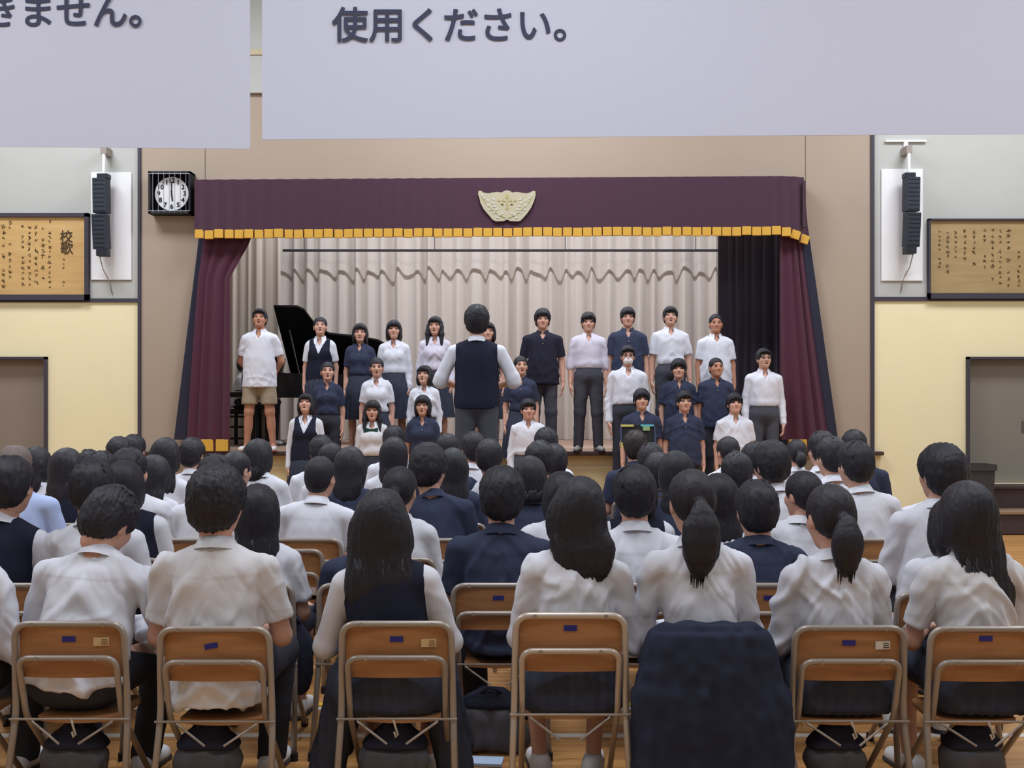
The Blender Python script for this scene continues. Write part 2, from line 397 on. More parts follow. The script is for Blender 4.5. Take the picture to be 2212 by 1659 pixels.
# ------------------------------------------------------------------ curtains
M_BURG = mat('velvet_burgundy', (82, 45, 60), 0.9, 0.1, sheen=0.25, bump=((30, 30, 300), .1, .001))
M_BURGV = mat('velvet_valance', (76, 52, 66), 0.9, 0.1, sheen=0.25)
M_STRIP = mat('curtain_dark_strip', (52, 52, 66), 0.9, 0.1)
M_GOLD = mat('gold_fringe', (214, 166, 62), 0.6, 0.4, bump=((300, 300, 20), .5, .003))
M_DROP = mat('backdrop_cream', (230, 223, 218), 0.85, 0.15)
M_DROPS = mat('side_drop_cream', (214, 204, 194), 0.85, 0.15)
M_LEG = mat('stage_leg_black', (64, 58, 70), 0.9, 0.1, sheen=0.2)
def drape(name, m, parent, xl, xr, z0, z1, y, amp, period, seed, nz=14, per_px=10, irr=.35, thick=.006):
    """pleated cloth between edges xl(t), xr(t); t=0 bottom .. 1 top"""
    rs = random.Random(seed); L = xr(.0)-xl(.0); n = int(abs(L)/period*per_px)+2
    ph, u = [], 0.0
    for i in range(n): ph.append(u); u += 2*math.pi/per_px*(1+irr*math.sin(i*.37+seed)+irr*.6*math.sin(i*.113+seed*2))
    am = [amp*(.55+.45*math.sin(i*.071*1.7+seed)**2+.3*math.sin(i*.19+seed)) for i in range(n)]
    V = []
    for sd in (0, 1):
        for j in range(nz+1):
            t = j/nz
            for i in range(n):
                q = i/(n-1); c = math.sin(ph[i]+.25*math.sin(t*3+i*.05)); c = c*(1.2-.2*c*c)+.22*math.sin(2*ph[i]+.6)
                V.append((xl(t)+(xr(t)-xl(t))*q, y-am[i]*c*(1-.25*t)+sd*thick, z0+(z1-z0)*t))
    Q = []; N1 = (nz+1)*n
    for sd in (0, 1):
        for j in range(nz):
            for i in range(n-1):
                a = sd*N1+j*n+i; q = (a, a+1, a+n+1, a+n); Q.append(q if sd == 0 else q[::-1])
    return link(name, quadmesh(name, V, Q), m, parent)
lerp = lambda a, b, t: a+(b-a)*t
bd = drape('backdrop_curtain', M_DROP, None, lambda t: X(600, 138), lambda t: X(1600, 138), sh+.005, 4.9, F_PX/138, .105, .235, 3, per_px=12)
tag(bd, 'cream pleated backdrop curtain across the back of the stage', 'curtain')
sd_ = drape('side_drop_curtain', M_DROPS, None, lambda t: X(455, 150), lambda t: X(606, 150), sh+.005, 4.9, F_PX/150, .035, .13, 5)
tag(sd_, 'narrow cream pleated curtain at stage left side behind the piano', 'curtain')
bt = empty('batten', (X(1080, 141), F_PX/141, Zp(541, 141))); tag(bt, 'thin dark horizontal batten pipe hanging before the cream backdrop', 'pipe')
MB().cyl((X(611, 141)-X(1080, 141), 0, 0), (X(1600, 141)-X(1080, 141), 0, 0), .021, 12).build('pipe', M_TRIM, bt)
for x in (-3, -1, 1, 3): MB().cyl((x, 0, 0), (x, 0, 6.4-Zp(541, 141)), .006, 6).build('cable', M_TRIM, bt)
lg = drape('stage_leg_curtain', M_LEG, None, lambda t: X(1551, 166), lambda t: X(1760, 166), sh+.005, 4.7, F_PX/166, .03, .12, 9)
tag(lg, 'black hanging leg curtain beside the right burgundy curtain', 'curtain')
# drawn-back main curtains, in front of the portal
S_C = 177.6; YC = F_PX/S_C
zt, zb = Zp(505, S_C), Zp(950, S_C)
def side_curtain(name, label, inner, outer, strip, seed, fr):
    r = empty(name, ((inner(0)+outer(0))/2, YC, sh)); tag(r, label, 'curtain', 'burgundy main curtains')
    lo = Vector(r.location)
    mid = lambda t: lerp(outer(t), inner(t), strip(t))
    a, b = (mid, inner) if mid(0) < inner(0) else (inner, mid)
    o = drape('curtain_cloth', M_BURG, r, lambda t: a(t)-lo.x, lambda t: b(t)-lo.x, zb-lo.z, zt+.25-lo.z, 0, .022, .15, seed)
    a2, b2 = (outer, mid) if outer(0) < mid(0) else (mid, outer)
    o = drape('outer_strip', M_STRIP, r, lambda t: a2(t)-lo.x, lambda t: b2(t)-lo.x, zb-lo.z, zt+.25-lo.z, .03, .006, .1, seed+1, per_px=6)  # darker strip along the outer edge of the curtain
    x0, x1 = fr; n = 2
    for k in range(n):
        w = (x1-x0)/n; MB().box((x0+w*(k+.5)-lo.x, -.006, (Zp(962, S_C))-lo.z), (w-.03, .03, .145), ch=.006).build('gold_hem', M_GOLD, r)
    MB().box(((x0+x1)/2-lo.x, .004, Zp(962, S_C)-lo.z), (x1-x0, .02, .14)).build('hem_backing', mat('hem_brown', (84, 44, 52), .8), r)
def kf(pts):
    """(pixel y, pixel x) knots -> x(t)"""
    ys = [p[0] for p in pts]; xs = [p[1] for p in pts]
    def f(t):
        z = zb+(zt+.25-zb)*t; y = HOR-(z-EYE)*S_C
        return X(float(np.interp(y, ys, xs)), S_C)
    return f
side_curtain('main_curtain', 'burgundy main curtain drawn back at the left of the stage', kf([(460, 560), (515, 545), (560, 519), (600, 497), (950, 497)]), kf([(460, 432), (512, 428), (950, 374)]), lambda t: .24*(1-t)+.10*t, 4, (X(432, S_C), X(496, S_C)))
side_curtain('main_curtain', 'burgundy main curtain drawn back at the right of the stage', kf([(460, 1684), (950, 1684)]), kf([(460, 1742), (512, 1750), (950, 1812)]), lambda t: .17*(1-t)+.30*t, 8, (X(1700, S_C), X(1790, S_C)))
# valance with gold fringe and embroidered emblem
S_V = 179.5; YV = F_PX/S_V
va = empty('valance', (X(1088, S_V), YV, Zp(500, S_V))); tag(va, 'long burgundy valance with gold fringe across the stage top', 'valance')
vx0, vx1 = X(420, S_V)-X(1088, S_V), X(1752, S_V)-X(1088, S_V)
ztl, zbl = Zp(388, S_V)-Zp(500, S_V), Zp(498, S_V)-Zp(500, S_V)
rs = random.Random(2); n = 420; V = []
def vdrop(q): return -.11*max(0, (q-.955)/.045)**1.2*1.0
def vtopx(q): return (-.055 if q > .93 else 0)*max(0, (q-.93)/.07)
def voff(q, i):
    a = .012*math.sin(i*.62+1.3*math.sin(i*.05))*(1.0 if q < .42 else (.35 if q < .93 else .8)); 
    return a+(.10*max(0, (q-.94)/.06)**2)
def vtop(q): return .045*q
for sd in (0, 1):
    for j in range(9):
        t = j/8
        for i in range(n):
            q = i/(n-1); V.append((vx0+(vx1-vx0)*q+vtopx(q)*t*1.2, voff(q, i)*(1.1-.3*t)+sd*.008, zbl+vdrop(q)*(1-t)+(ztl-zbl)*t+vtop(q)))
Q = []
for sd in (0, 1):
    for j in range(8):
        for i in range(n-1): a = sd*9*n+j*n+i; q = (a, a+1, a+n+1, a+n); Q.append(q if sd == 0 else q[::-1])
link('valance_cloth', quadmesh('valance_cloth', V, Q), M_BURGV, va)
fm_ = None; nf = 62
for k in range(nf):
    q = (k+.5)/nf; x = vx0+(vx1-vx0)*q; i = int(q*(n-1))
    if fm_ is None:
        o = MB().box((0, 0, 0), ((vx1-vx0)/nf-.012, .024, .105), ch=.005).build('fringe', M_GOLD, va); fm_ = o.data
    else: o = bpy.data.objects.new('fringe', fm_); COL.objects.link(o); o.parent = va
    o.location = (x, voff(q, i)-.010, zbl-.048+vdrop(q)+vtop(q)+rs.uniform(-.006, .006)); o.rotation_euler = (0, (math.atan(.11*1.2/.045/7.4*max(0, (q-.955)/.045)**.2) if q > .96 else 0), rs.uniform(-.05, .05))
mbk = MB()
for k in range(nf*2):
    q0, q1 = k/(nf*2), (k+1)/(nf*2); xa_, xb_ = vx0+(vx1-vx0)*q0, vx0+(vx1-vx0)*q1
    z0_, z1_ = zbl+vdrop(q0)+vtop(q0), zbl+vdrop(q1)+vtop(q1); y0_, y1_ = voff(q0, int(q0*(n-1)))*1.1+.001, voff(q1, int(q1*(n-1)))*1.1+.001
    mbk.add([(xa_, y0_, z0_-.092), (xb_, y1_, z1_-.092), (xb_, y1_, z1_+.004), (xa_, y0_, z0_+.004)], [(0, 1, 2, 3)])
mbk.build('fringe_backing', mat('hem_brown', (84, 44, 52), .8), va)
# return of the valance back to the wall at both ends, and the pelmet board on top
for x in (vx0+.01, vx1-.07): MB().box((x, .13, (ztl+zbl)/2+.02), (.02, .24, ztl-zbl-.06)).build('valance_return', M_BURGV, va)
MB().box(((vx0+vx1)/2-.02, .13, ztl-.055), (vx1-vx0-.36, .16, .03)).build('pelmet_board', mat('pelmet', (176, 152, 134), .7), va)
em = empty('emblem', (0, 0, 0)); em.name = 'emblem'; em.parent = va
M_EMB = mat('emblem_embroidery', (186, 180, 152), .75, .3, bump=((300, 300, 300), .5, .002)); M_EMG = mat('emblem_gold', (180, 166, 112), .6, .4); M_EMW = mat('emblem_white', (204, 204, 194), .6, .4)
E = [(740,185),(770,182),(800,205),(860,215),(900,205),(960,198),(1020,205),(1045,185),(1080,178),(1115,185),(1140,205),(1200,198),(1260,208),(1310,215),(1350,205),(1395,182),(1418,190),(1420,240),(1400,310),(1370,380),(1330,440),(1280,500),(1240,540),(1210,548),(1120,545),(1080,525),(1040,545),(950,548),(910,530),(860,470),(800,400),(765,330),(750,270),(735,225)]
ex = lambda a: X(900+a/5.53, S_V)-va.location.x; ez = lambda b: Zp(380+b/5.53, S_V)-va.location.z
eb = MB(); eb.prism([(ex(a), ez(b)) for a, b in E], 'y', -.035, -.018); eb.build('emblem_base', M_EMB, em)
g1, g2 = MB(), MB()
def leaf(mb, a, b, w, h_, ang):
    P = [(math.cos(t)*w, math.sin(t)*h_) for t in np.linspace(0, 2*math.pi, 11)[:-1]]; ca, sa = math.cos(ang), math.sin(ang)
    mb.prism([(ex(a)+x*ca-z*sa, ez(b)+x*sa+z*ca) for x, z in P], 'y', -.041, -.034)
for s in (-1, 1):
    for a, b, an in ((160, 285, .5), (225, 300, .9), (165, 330, .2), (230, 355, .7), (150, 372, .1), (205, 410, .5), (125, 405, -.2), (160, 445, .2), (95, 470, -.5), (60, 455, -.9), (110, 505, -.2), (270, 270, 1.1), (295, 235, 1.2)):
        leaf(g2, 1080+s*a, b, .018, .009, s*an)
    for a, b in ((55, 345), (95, 300), (40, 300)): leaf(g1, 1080+s*a, b, .020, .013, s*.4)
    g1.tube([(ex(1080+s*x), -.037, ez(y)) for x, y in ((20, 510), (90, 480), (180, 410), (260, 320), (310, 240))], .0045, 6)
    leaf(g2, 1080+s*55, 348, .012, .007, 0)
leaf(g1, 1080, 390, .022, .02, 0); leaf(g1, 1080, 330, .012, .035, 0); leaf(g1, 1080, 250, .02, .03, 0)
g2.build('emblem_leaf_work', M_EMW, em)['kind'] = 'stuff'; g1.build('emblem_centre_work', M_EMG, em)
# ------------------------------------------------------------------ people
def hair_mat_(name, rgb, var=.28):
    m = mat(name, rgb, 0.5, 0.32); N = m.node_tree.nodes; L = m.node_tree.links; b = N['Principled BSDF']
    at = N.new('ShaderNodeAttribute'); at.attribute_name = 'flow'
    nz = N.new('ShaderNodeTexNoise'); nz.inputs['Scale'].default_value = 1; nz.inputs['Detail'].default_value = 4; L.new(at.outputs['Vector'], nz.inputs['Vector'])
    bp = N.new('ShaderNodeBump'); bp.inputs['Strength'].default_value = .55; bp.inputs['Distance'].default_value = .004
    L.new(nz.outputs['Fac'], bp.inputs['Height']); L.new(bp.outputs[0], b.inputs['Normal'])
    hs = N.new('ShaderNodeHueSaturation'); hs.inputs['Color'].default_value = (*lin(rgb), 1); mr = N.new('ShaderNodeMapRange')
    mr.inputs[1].default_value = .25; mr.inputs[2].default_value = .75; mr.inputs[3].default_value = 1-var; mr.inputs[4].default_value = 1+var
    L.new(nz.outputs['Fac'], mr.inputs[0]); L.new(mr.outputs[0], hs.inputs['Value']); L.new(hs.outputs[0], b.inputs['Base Color'])
    return m
M_SKIN = mat('skin', (206, 160, 140), 0.55, 0.3, var=0.05, vscale=20)
M_SKIN_TAN = mat('skin_tan', (188, 136, 110), 0.55, 0.3, var=0.05, vscale=20)
M_HAIR = hair_mat_('hair_black', (40, 39, 46))
M_HAIR_BR = hair_mat_('hair_dark_brown', (46, 39, 39))
M_HAIR_GR = hair_mat_('hair_greying', (118, 104, 100), .35)
CLOTH = ((420, 420, 420), 0.12, 0.001)
M_WHITE = mat('shirt_white', (221, 223, 232), 0.8, 0.2, bump=CLOTH, rand=0.02)
M_CREAM = mat('shirt_cream', (218, 218, 222), 0.8, 0.2, bump=CLOTH)
M_LILAC = mat('shirt_lilac_white', (212, 208, 222), 0.8, 0.2, bump=CLOTH)
M_BLUE = mat('shirt_pale_blue', (178, 195, 235), 0.8, 0.2, bump=CLOTH)
M_NAVY = mat('polo_navy', (54, 60, 82), 0.85, 0.2, bump=CLOTH, rand=0.06)
M_BLACKP = mat('polo_black_navy', (38, 38, 52), 0.85, 0.2, bump=CLOTH)
M_VEST = mat('vest_navy_knit', (36, 38, 54), 0.9, 0.15, bump=((260, 260, 260), 0.3, 0.002), rand=0.06)
M_GREYT = mat('trousers_grey', (74, 75, 84), 0.85, 0.2, bump=CLOTH, rand=0.08)
M_DARKT = mat('trousers_charcoal', (56, 57, 66), 0.85, 0.2, bump=CLOTH)
M_KHAKI = mat('shorts_khaki', (160, 146, 124), 0.85, 0.2, bump=CLOTH)
M_SKIRT = mat('skirt_navy_plaid', (58, 63, 78), 0.85, 0.2, bump=CLOTH, var=0.18, vscale=26, rand=0.06)
M_SHOEW = mat('shoe_white', (222, 222, 222), 0.5, 0.4)
M_SHOEG = mat('shoe_grey', (165, 168, 165), 0.5, 0.4)
M_SHOED = mat('shoe_dark', (45, 42, 44), 0.5, 0.4)
M_SOLE = mat('shoe_sole_red', (150, 84, 74), 0.6, 0.3)
M_SOLED = mat('shoe_sole_dark', (60, 58, 62), 0.6, 0.3)
M_SOCK = mat('sock_white', (215, 213, 210), 0.9, 0.1)
M_EYE = mat('eye_dark', (40, 28, 26), 0.25, 0.5)
M_LIP = mat('lips', (158, 84, 80), 0.5, 0.4)
M_MOUTH = mat('mouth_dark', (82, 36, 38), 0.6, 0.2)
M_TIE = mat('hair_tie', (24, 24, 32), 0.6, 0.3)
M_GREEN = mat('ribbon_green', (36, 74, 66), 0.7, 0.2)
M_MASK = mat('mask_white', (232, 232, 234), 0.85, 0.2)
M_GLASS = mat('spectacle_frame', (42, 36, 40), 0.35, 0.5)

CACHE = {}
def cached(key, fn):
    if key not in CACHE: CACHE[key] = fn()
    return CACHE[key]

def head_arrays(f, mouth, h):
    """head with face, ears and neck stump; origin at skull centre, facing +y. mouth: 0 closed, 1 open"""
    def go():
        S = Sdf()
        S.ell((0, -.012, .03), (.076, .094, .088), k=.02)
        S.ell((0, .020, -.036), (.055 if f else .059, .066, .066), k=.04); S.ell((0, .034, -.072), (.036 if f else .042, .046, .040), k=.04)
        S.ell((0, .064, -.091), (.020, .022, .018), k=.03)                       # chin
        for s in (-1, 1):
            S.ell((s*.038, .058, -.022), (.024, .022, .022), k=.03)              # cheek
            S.ell((s*.030, .078, .030), (.026, .012, .009), k=.015)              # brow
            S.ell((s*.0315, .093, .008), (.016, .012, .0085), k=.012, op='-')    # eye socket
            S.ell((s*.0315, .0755, .007), (.0135, .0105, .0095), k=.004)         # eyeball and lid
            S.ell((s*.078, -.008, -.012), (.010, .020, .031), R=rot(-s*18, -8, 0), k=.006)   # ear
            S.ell((s*.083, -.002, -.010), (.005, .011, .018), R=rot(-s*18, -8, 0), k=.005, op='-')
        S.cap((0, .083, .012), (0, .103, -.024), .0075, .0125, k=.014)           # nose
        for s in (-1, 1): S.ell((s*.011, .093, -.028), (.0085, .009, .007), k=.008)
        S.ell((0, .0835, -.053), (.021, .009, .006), k=.008)                     # lips
        S.ell((0, .080, -.064 if not mouth else -.076), (.018, .010, .006), k=.008)
        if mouth: S.ell((0, .094, -.064), (.016, .024, .0095), k=.004, op='-')
        rn = .048 if f else .055
        S.cap((0, -.018, -.04), (0, -.022, -.085), rn*.96, rn*.92, k=.03)
        return S.mesh(h)
    return cached(('head', f, mouth, h), go)
def hand_arrays(side, curl, h=.0048):
    """hand from the wrist (origin) along -z, palm towards -side x, thumb to +y"""
    def go():
        S = Sdf(); s = -side
        S.cap((0, 0, .03), (0, 0, -.02), .025, .024, k=.02, flat=(.75, 1.1, 1))
        S.ell((0, 0, -.052), (.0155, .040, .050), k=.02)
        for j, (y, L) in enumerate(((.029, .068), (.010, .078), (-.010, .072), (-.028, .056))):
            p = A3(s*.002, y, -.088); a = .25*curl
            for seg in (.45, .32, .23):
                q = p+L*seg*A3(s*math.sin(a), (y*.12)/.1*.1, -math.cos(a)); S.cap(p, q, .0088-.001*(seg < .3), .0080, k=.0045); p = q; a += .55*curl
        S.cap((0, .028, -.030), (s*.012, .050, -.062), .0125, .0105, k=.012); S.cap((s*.012, .050, -.062), (s*.018, .052, -.092), .0100, .0085, k=.005)
        return S.mesh(h)
    return cached(('hand', side, curl, h), go)
def align(d, y=(0, 1, 0)):
    """frame whose -z runs along d, +y as near y as can be"""
    z = -np.array(d, float); z /= np.linalg.norm(z); y = np.array(y, float); x = np.cross(y, z); x /= np.linalg.norm(x)+1e-9
    return np.stack([x, np.cross(z, x), z], 1)

# ---- hair: (V,Q,N) in the head frame
def clump(V, N, amp, seed, fx=9.0):
    az = np.arctan2(V[:, 0], -(V[:, 1]+.02)); el = V[:, 2]
    P = np.stack([np.cos(az)*fx*.6, np.sin(az)*fx*.6, el*16], 1)
    d = np.abs(noise3(P, seed))*.9-.3+.45*noise3(np.stack([az*16, az*0, el*22], 1), seed+3)+.35*noise3(V*150, seed+5)
    return V+N*(amp*d)[:, None]
def hair_arrays(style, seed, h, dn=(0, 0, -1), length=.3, sway=0.0, big=1.0, frontal=False):
    S = Sdf(); dn = np.array(dn, float); dn /= np.linalg.norm(dn); amp = .0055; locks = []
    rs = random.Random(seed)
    def face(zc=-.048, ry=.088, rz=.098, rx=.084, yc=.105): S.ell((0, yc, zc), (rx, ry, rz), k=.008, op='-')
    def ears(r=1.0):
        for s in (-1, 1): S.ell((s*.092, .004, -.026), (.026*r, .026*r, .036*r), k=.006, op='-')
    if style in ('short', 'fringe', 'bowl', 'buzz', 'thick', 'bald'):
        e = {'short': .003, 'fringe': .006, 'bowl': .009, 'buzz': -.005, 'thick': .010, 'bald': -.004}[style]*big
        S.ell((0, -.014, .036), (.088+e, .107+e, .096+e), k=.02)
        S.ell((0, -.050, -.018), (.077+e, .062+e, .078+e*.5), k=.03)
        if style == 'bald':
            S.ell((.01, -.03, .137), (.040, .050, .022), k=.01, op='-')
        face({'short': -.042, 'fringe': -.060, 'bowl': -.072, 'buzz': -.028, 'thick': -.055, 'bald': -.02}[style])
        if style == 'bowl': S.cut((0, 0, -1), .075, .01)
        else: S.cut((0, .35, -1), .088, .012)
        ears(1.0 if style not in ('bowl', 'thick') else .75)
        amp = {'buzz': .002, 'bald': .002, 'short': .0065, 'thick': .008}.get(style, .0055)
        if style in ('short', 'thick', 'fringe', 'bowl'):
            if frontal:      # uneven fringe over the forehead
                zf = {'short': .058, 'fringe': .040, 'bowl': .026, 'thick': .044}[style]
                for i in range(17):
                    a = -1+2*i/16; p0 = A3(a*.066, .050+.040*(1-a*a), .098-.03*a*a); p1 = A3(a*.072+rs.uniform(-.01, .01), .074+.030*(1-a*a), zf+rs.uniform(-.008, .014)-.012*a*a)
                    locks.append(([p0, (p0+p1)/2+A3(0, .012, .008), p1], [.012, .011, .002]))
            for _ in range(60 if h < .008 else 16):
                a = rs.uniform(-2.6, 2.6); t = rs.uniform(.25, 1.0)
                p0 = A3(math.sin(a)*.07*t, -.02-math.cos(a)*.085*t, .036+.098*math.sqrt(max(0, 1-t*t*.9)))
                d = A3(math.sin(a)*.4+rs.uniform(-.3, .3), -math.cos(a)*.35, -1.0*t); d /= np.linalg.norm(d)
                o = A3(p0[0], p0[1]+.014, p0[2]-.03); o /= np.linalg.norm(o)
                locks.append(([p0+o*.004, p0+d*.022+o*.007, p0+d*.045+o*.008], [.009, .007, .001]))
    elif style in ('pony', 'tied', 'twin'):
        S.ell((0, -.014, .034), (.084, .105, .094), k=.02); S.ell((0, -.052, -.010), (.070, .056, .070), k=.03)
        face(-.046); S.cut((0, .55, -1), .045, .012); ears(1.15)
        amp = .0028
        if style == 'pony':
            r0 = A3(sway*.3, -.108, .004); p = [r0, r0+A3(sway*.1, -.030, -.012)]
            for q in np.linspace(.12, 1, 6): p.append(r0+A3(sway*q, -.034-.012*math.sin(q*3), -.01)+dn*length*q)
            rr = [v*b for v, b in zip([.017, .020, .028, .036, .038, .033, .024, .006], [1, 1, (1+big)/2]+[big]*4+[1])]
            for i in range(len(p)-1): S.cap(p[i], p[i+1], rr[i], rr[i+1], k=.012, flat=(1.12, .8, 1))
            for _ in range(26 if h < .008 else 8):
                a, b = rs.uniform(-1, 1), rs.uniform(-1, 1); st = r0+A3(a*.02+sway*.35, -.036+b*.012, -.02)+dn*length*.35; L = length*rs.uniform(.5, .74)
                locks.append(([st, st+dn*L*.5+A3(a*.010+sway*.3, b*.006-.006, 0), st+dn*L+A3(a*.008+sway*.62, b*.006, 0)], [.009, .008, .001]))
        elif style == 'twin':
            for s in (-1, 1):
                r0 = A3(s*.075, -.055, -.045); S.cap(r0, r0+dn*.07, .024, .028, k=.01); S.cap(r0+dn*.07, r0+dn*length, .028, .008, k=.01)
        else: S.ell((0, -.118, -.012), (.034, .028, .034), k=.012)
    else:   # long, bob, longfront
        S.ell((0, -.014, .035), (.090, .108, .096), k=.02); S.ell((0, -.050, -.02), (.084, .066, .09), k=.03)
        L = length
        b0 = A3(0, -.055, -.01); b1 = A3(sway, -.085 if style != 'bob' else -.062, -.03)+dn*L
        S.cap(b0, b0*.35+b1*.65, .093, .090, k=.03, flat=(1, .52, 1)); S.cap(b0*.35+b1*.65, b0*.06+b1*.94, .090, .072, k=.02, flat=(1, .40, 1))
        for s in (-1, 1):
            S.ell((s*.070, -.006, -.035), (.028, .062, .085), k=.02)
            if style == 'longfront':
                S.cap((s*.078, .022, .0), A3(s*.088, .035, -.05)+dn*.05, .024, .028, k=.02); S.cap(A3(s*.088, .035, -.05)+dn*.05, A3(s*.080, .075, -.06)+dn*(L*.95), .028, .012, k=.02)
        if frontal:
            for i in range(19):
                a = -1+2*i/18; p0 = A3(a*.064, .052+.040*(1-a*a), .100-.03*a*a); p1 = A3(a*.070+rs.uniform(-.008, .008), .076+.030*(1-a*a), (.030 if seed % 2 else .042)+rs.uniform(-.008, .012)-.016*a*a)
                locks.append(([p0, (p0+p1)/2+A3(0, .012, .008), p1], [.011, .010, .002]))
        face(-.060 if seed % 2 else -.050, rx=.068, ry=.094, rz=.100)
        S.ell((0, .10, -.16), (.062, .10, .10), k=.02, op='-')
        amp = .0035
        n = 150 if h < .008 else 30
        for i in range(n):
            a = -1+2*i/(n-1)+rs.uniform(-.05, .05); y0 = -.070-.036*math.sqrt(max(0, 1-a*a)); w = .0045 if h < .008 else .008
            f0 = rs.uniform(.30, .62); LL = (L+.035)*rs.uniform(.90, 1.07)*(1-.08*abs(a)); q = lambda t: A3(a*(.086-.020*t*t)+sway*t**1.5, y0-.010*t+rs.uniform(-.003, .003), -.025)+dn*LL*t
            locks.append(([q(f0), q(f0*.5+.5*.8), q(.88), q(1)], [w, w*1.6, w*1.2, .0008]))
    V, Q, N = S.mesh(h)
    V = clump(V, N, amp, seed)
    if style not in ('short', 'fringe', 'bowl', 'buzz', 'thick', 'bald'):      # combed streaks running down the hair
        d = noise3(np.stack([V[:, 0]*110+V[:, 2]*4, V[:, 1]*60, V[:, 2]*5], 1), seed+9)
        V = V+N*(.0022*d)[:, None]
    if style in ('short', 'fringe', 'bowl', 'buzz', 'thick', 'bald'):
        az = np.arctan2(V[:, 0], -(V[:, 1]+.03)); FL = [np.stack([az*20, V[:, 2]*18, V[:, 2]*0], 1)]
    else: FL = [np.stack([V[:, 0]*240+V[:, 2]*6, V[:, 1]*160, V[:, 2]*9], 1)]
    if style in ('long', 'longfront') and big != 1.0:
        wide = lambda X: np.stack([X[:, 0]*(1+(big-1)*np.clip((.05-X[:, 2])/.14, 0, 1)), X[:, 1], X[:, 2]], 1)
        V = wide(V); locks = [(wide(np.array(p, float)), [q*(1+(big-1)*1.5) for q in r[:-1]]+r[-1:]) for p, r in locks]
    parts = [(V, Q)]
    for i, (p, r) in enumerate(locks):
        T = tube(p, r, 5, flat=.55); parts.append(T); FL.append(np.stack([np.full(len(T[0]), i*7.3)+T[0][:, 0]*200, T[0][:, 1]*160, T[0][:, 2]*9], 1))
    return (*join(*parts), np.concatenate(FL))

# ---- skeleton
def torso_pt(J, x, y, z): return J['P']+J['R'] @ (A3(x, y, z*J['t'])*J['g'])
def torso(S, J, e, waist=0.0, pelvis=True, k=.07):
    U = lambda *v: torso_pt(J, *v); R, g, t, f = J['R'], J['g'], J['t'], J['f']
    fat = J.get('fat', 1.0)
    if pelvis: S.ell(U(0, 0, 0), (.152*g*fat+e, .108*g*fat+e, .115*g+e), R, k)
    S.ell(U(0, 0, .17), ((.120 if f else .132)*g*fat+e+waist, .092*g*fat+e+waist, .16*g*t+e), R, k)
    S.ell(U(0, -.004, .325), ((.140 if f else .154)*g*fat+e, (.100 if f else .108)*g*fat+e, .165*g*t+e), R, k)
    if f:
        for s in (-1, 1): S.ell(U(s*.058, .072, .30), (.054*g+e, .046*g+e, .052*g+e), R, .05)
    sw = J['sw']
    S.cap(U(-sw+.030, -.006, .402), U(sw-.030, -.006, .402), .044*g+e*.8, k=.05)
    for s in (-1, 1): S.cap(U(s*.01, -.022, .468), U(s*.115, -.012, .424), .034*g+e*.7, .032*g+e*.7, k=.045)
def skeleton_arms(J, arms):
    g = J['g']; J['sh'] = []; J['el'] = []; J['wr'] = []; J['hd'] = []
    for i, s in enumerate((-1, 1)):
        sh = torso_pt(J, s*J['sw'], -.004, .402); J['sh'].append(sh)
        a = arms[i] if isinstance(arms, (list, tuple)) else arms
        if a == 'side': el, wr, hd = sh+A3(s*.045, -.025, -.275)*g, sh+A3(s*.055, .035, -.515)*g, A3(-s*.05, .10, -1)
        elif a == 'back': el, wr, hd = sh+A3(s*.075, -.055, -.265)*g, sh+A3(-s*.045, -.165, -.445)*g, A3(-s*1, -.1, -.35)
        elif a == 'lap': el, wr, hd = sh+A3(s*.052, .045, -.272)*g, A3(s*.105*g+J['P'][0], J['P'][1]+.285*g, J['P'][2]+.135*g), A3(-s*.5, 1, -.25)
        elif a == 'wide': el, wr, hd = sh+A3(s*.085, .050, -.262)*g, A3(s*.125*g+J['P'][0], J['P'][1]+.285*g, J['P'][2]+.145*g), A3(-s*.6, 1, -.3)
        elif a == 'front': el, wr, hd = sh+A3(s*.10, .02, -.262)*g, sh+A3(-s*.03, .20, -.30)*g, A3(-s*.5, .75, .25)
        elif a == 'conduct': el, wr, hd = sh+A3(s*.125, .045, -.245)*g, sh+A3(-s*.02, .235, -.275)*g, A3(-s*.5, .9, .2)
        elif a == 'keys': el, wr, hd = sh+A3(s*.06, .08, -.265)*g, sh+A3(s*.01, .33, -.27)*g, A3(0, 1, -.1)
        J['el'].append(el); J['wr'].append(wr); J['hd'].append(hd/np.linalg.norm(hd))
def pose_standing(height, f, arms='side', lean=0, hs=1.04, look=(0, 0, 0), sw=None, fat=1.0, feet=.0):
    g = height/1.69
    J = dict(P=A3(0, 0, .925*g), R=rot(0, -lean, 0), g=g, t=1.0, f=f, sw=(sw or (.144 if f else .165)), fat=fat, hs=hs, seated=False)
    J['Hc'] = torso_pt(J, 0, -.006, .505)+A3(0, .012, .130)*hs*(.4+.6*g); J['Rh'] = rot(*look)
    J['hip'] = [J['P']+A3(s*.085, 0, -.03)*g for s in (-1, 1)]; J['kn'] = [A3(s*(.095+feet*.5), .012, .47)*g for s in (-1, 1)]
    J['an'] = [A3(s*(.10+feet), -.012, .085)*g for s in (-1, 1)]; J['toe'] = [A3(s*.25, 1, 0) for s in (-1, 1)]
    skeleton_arms(J, arms); return J
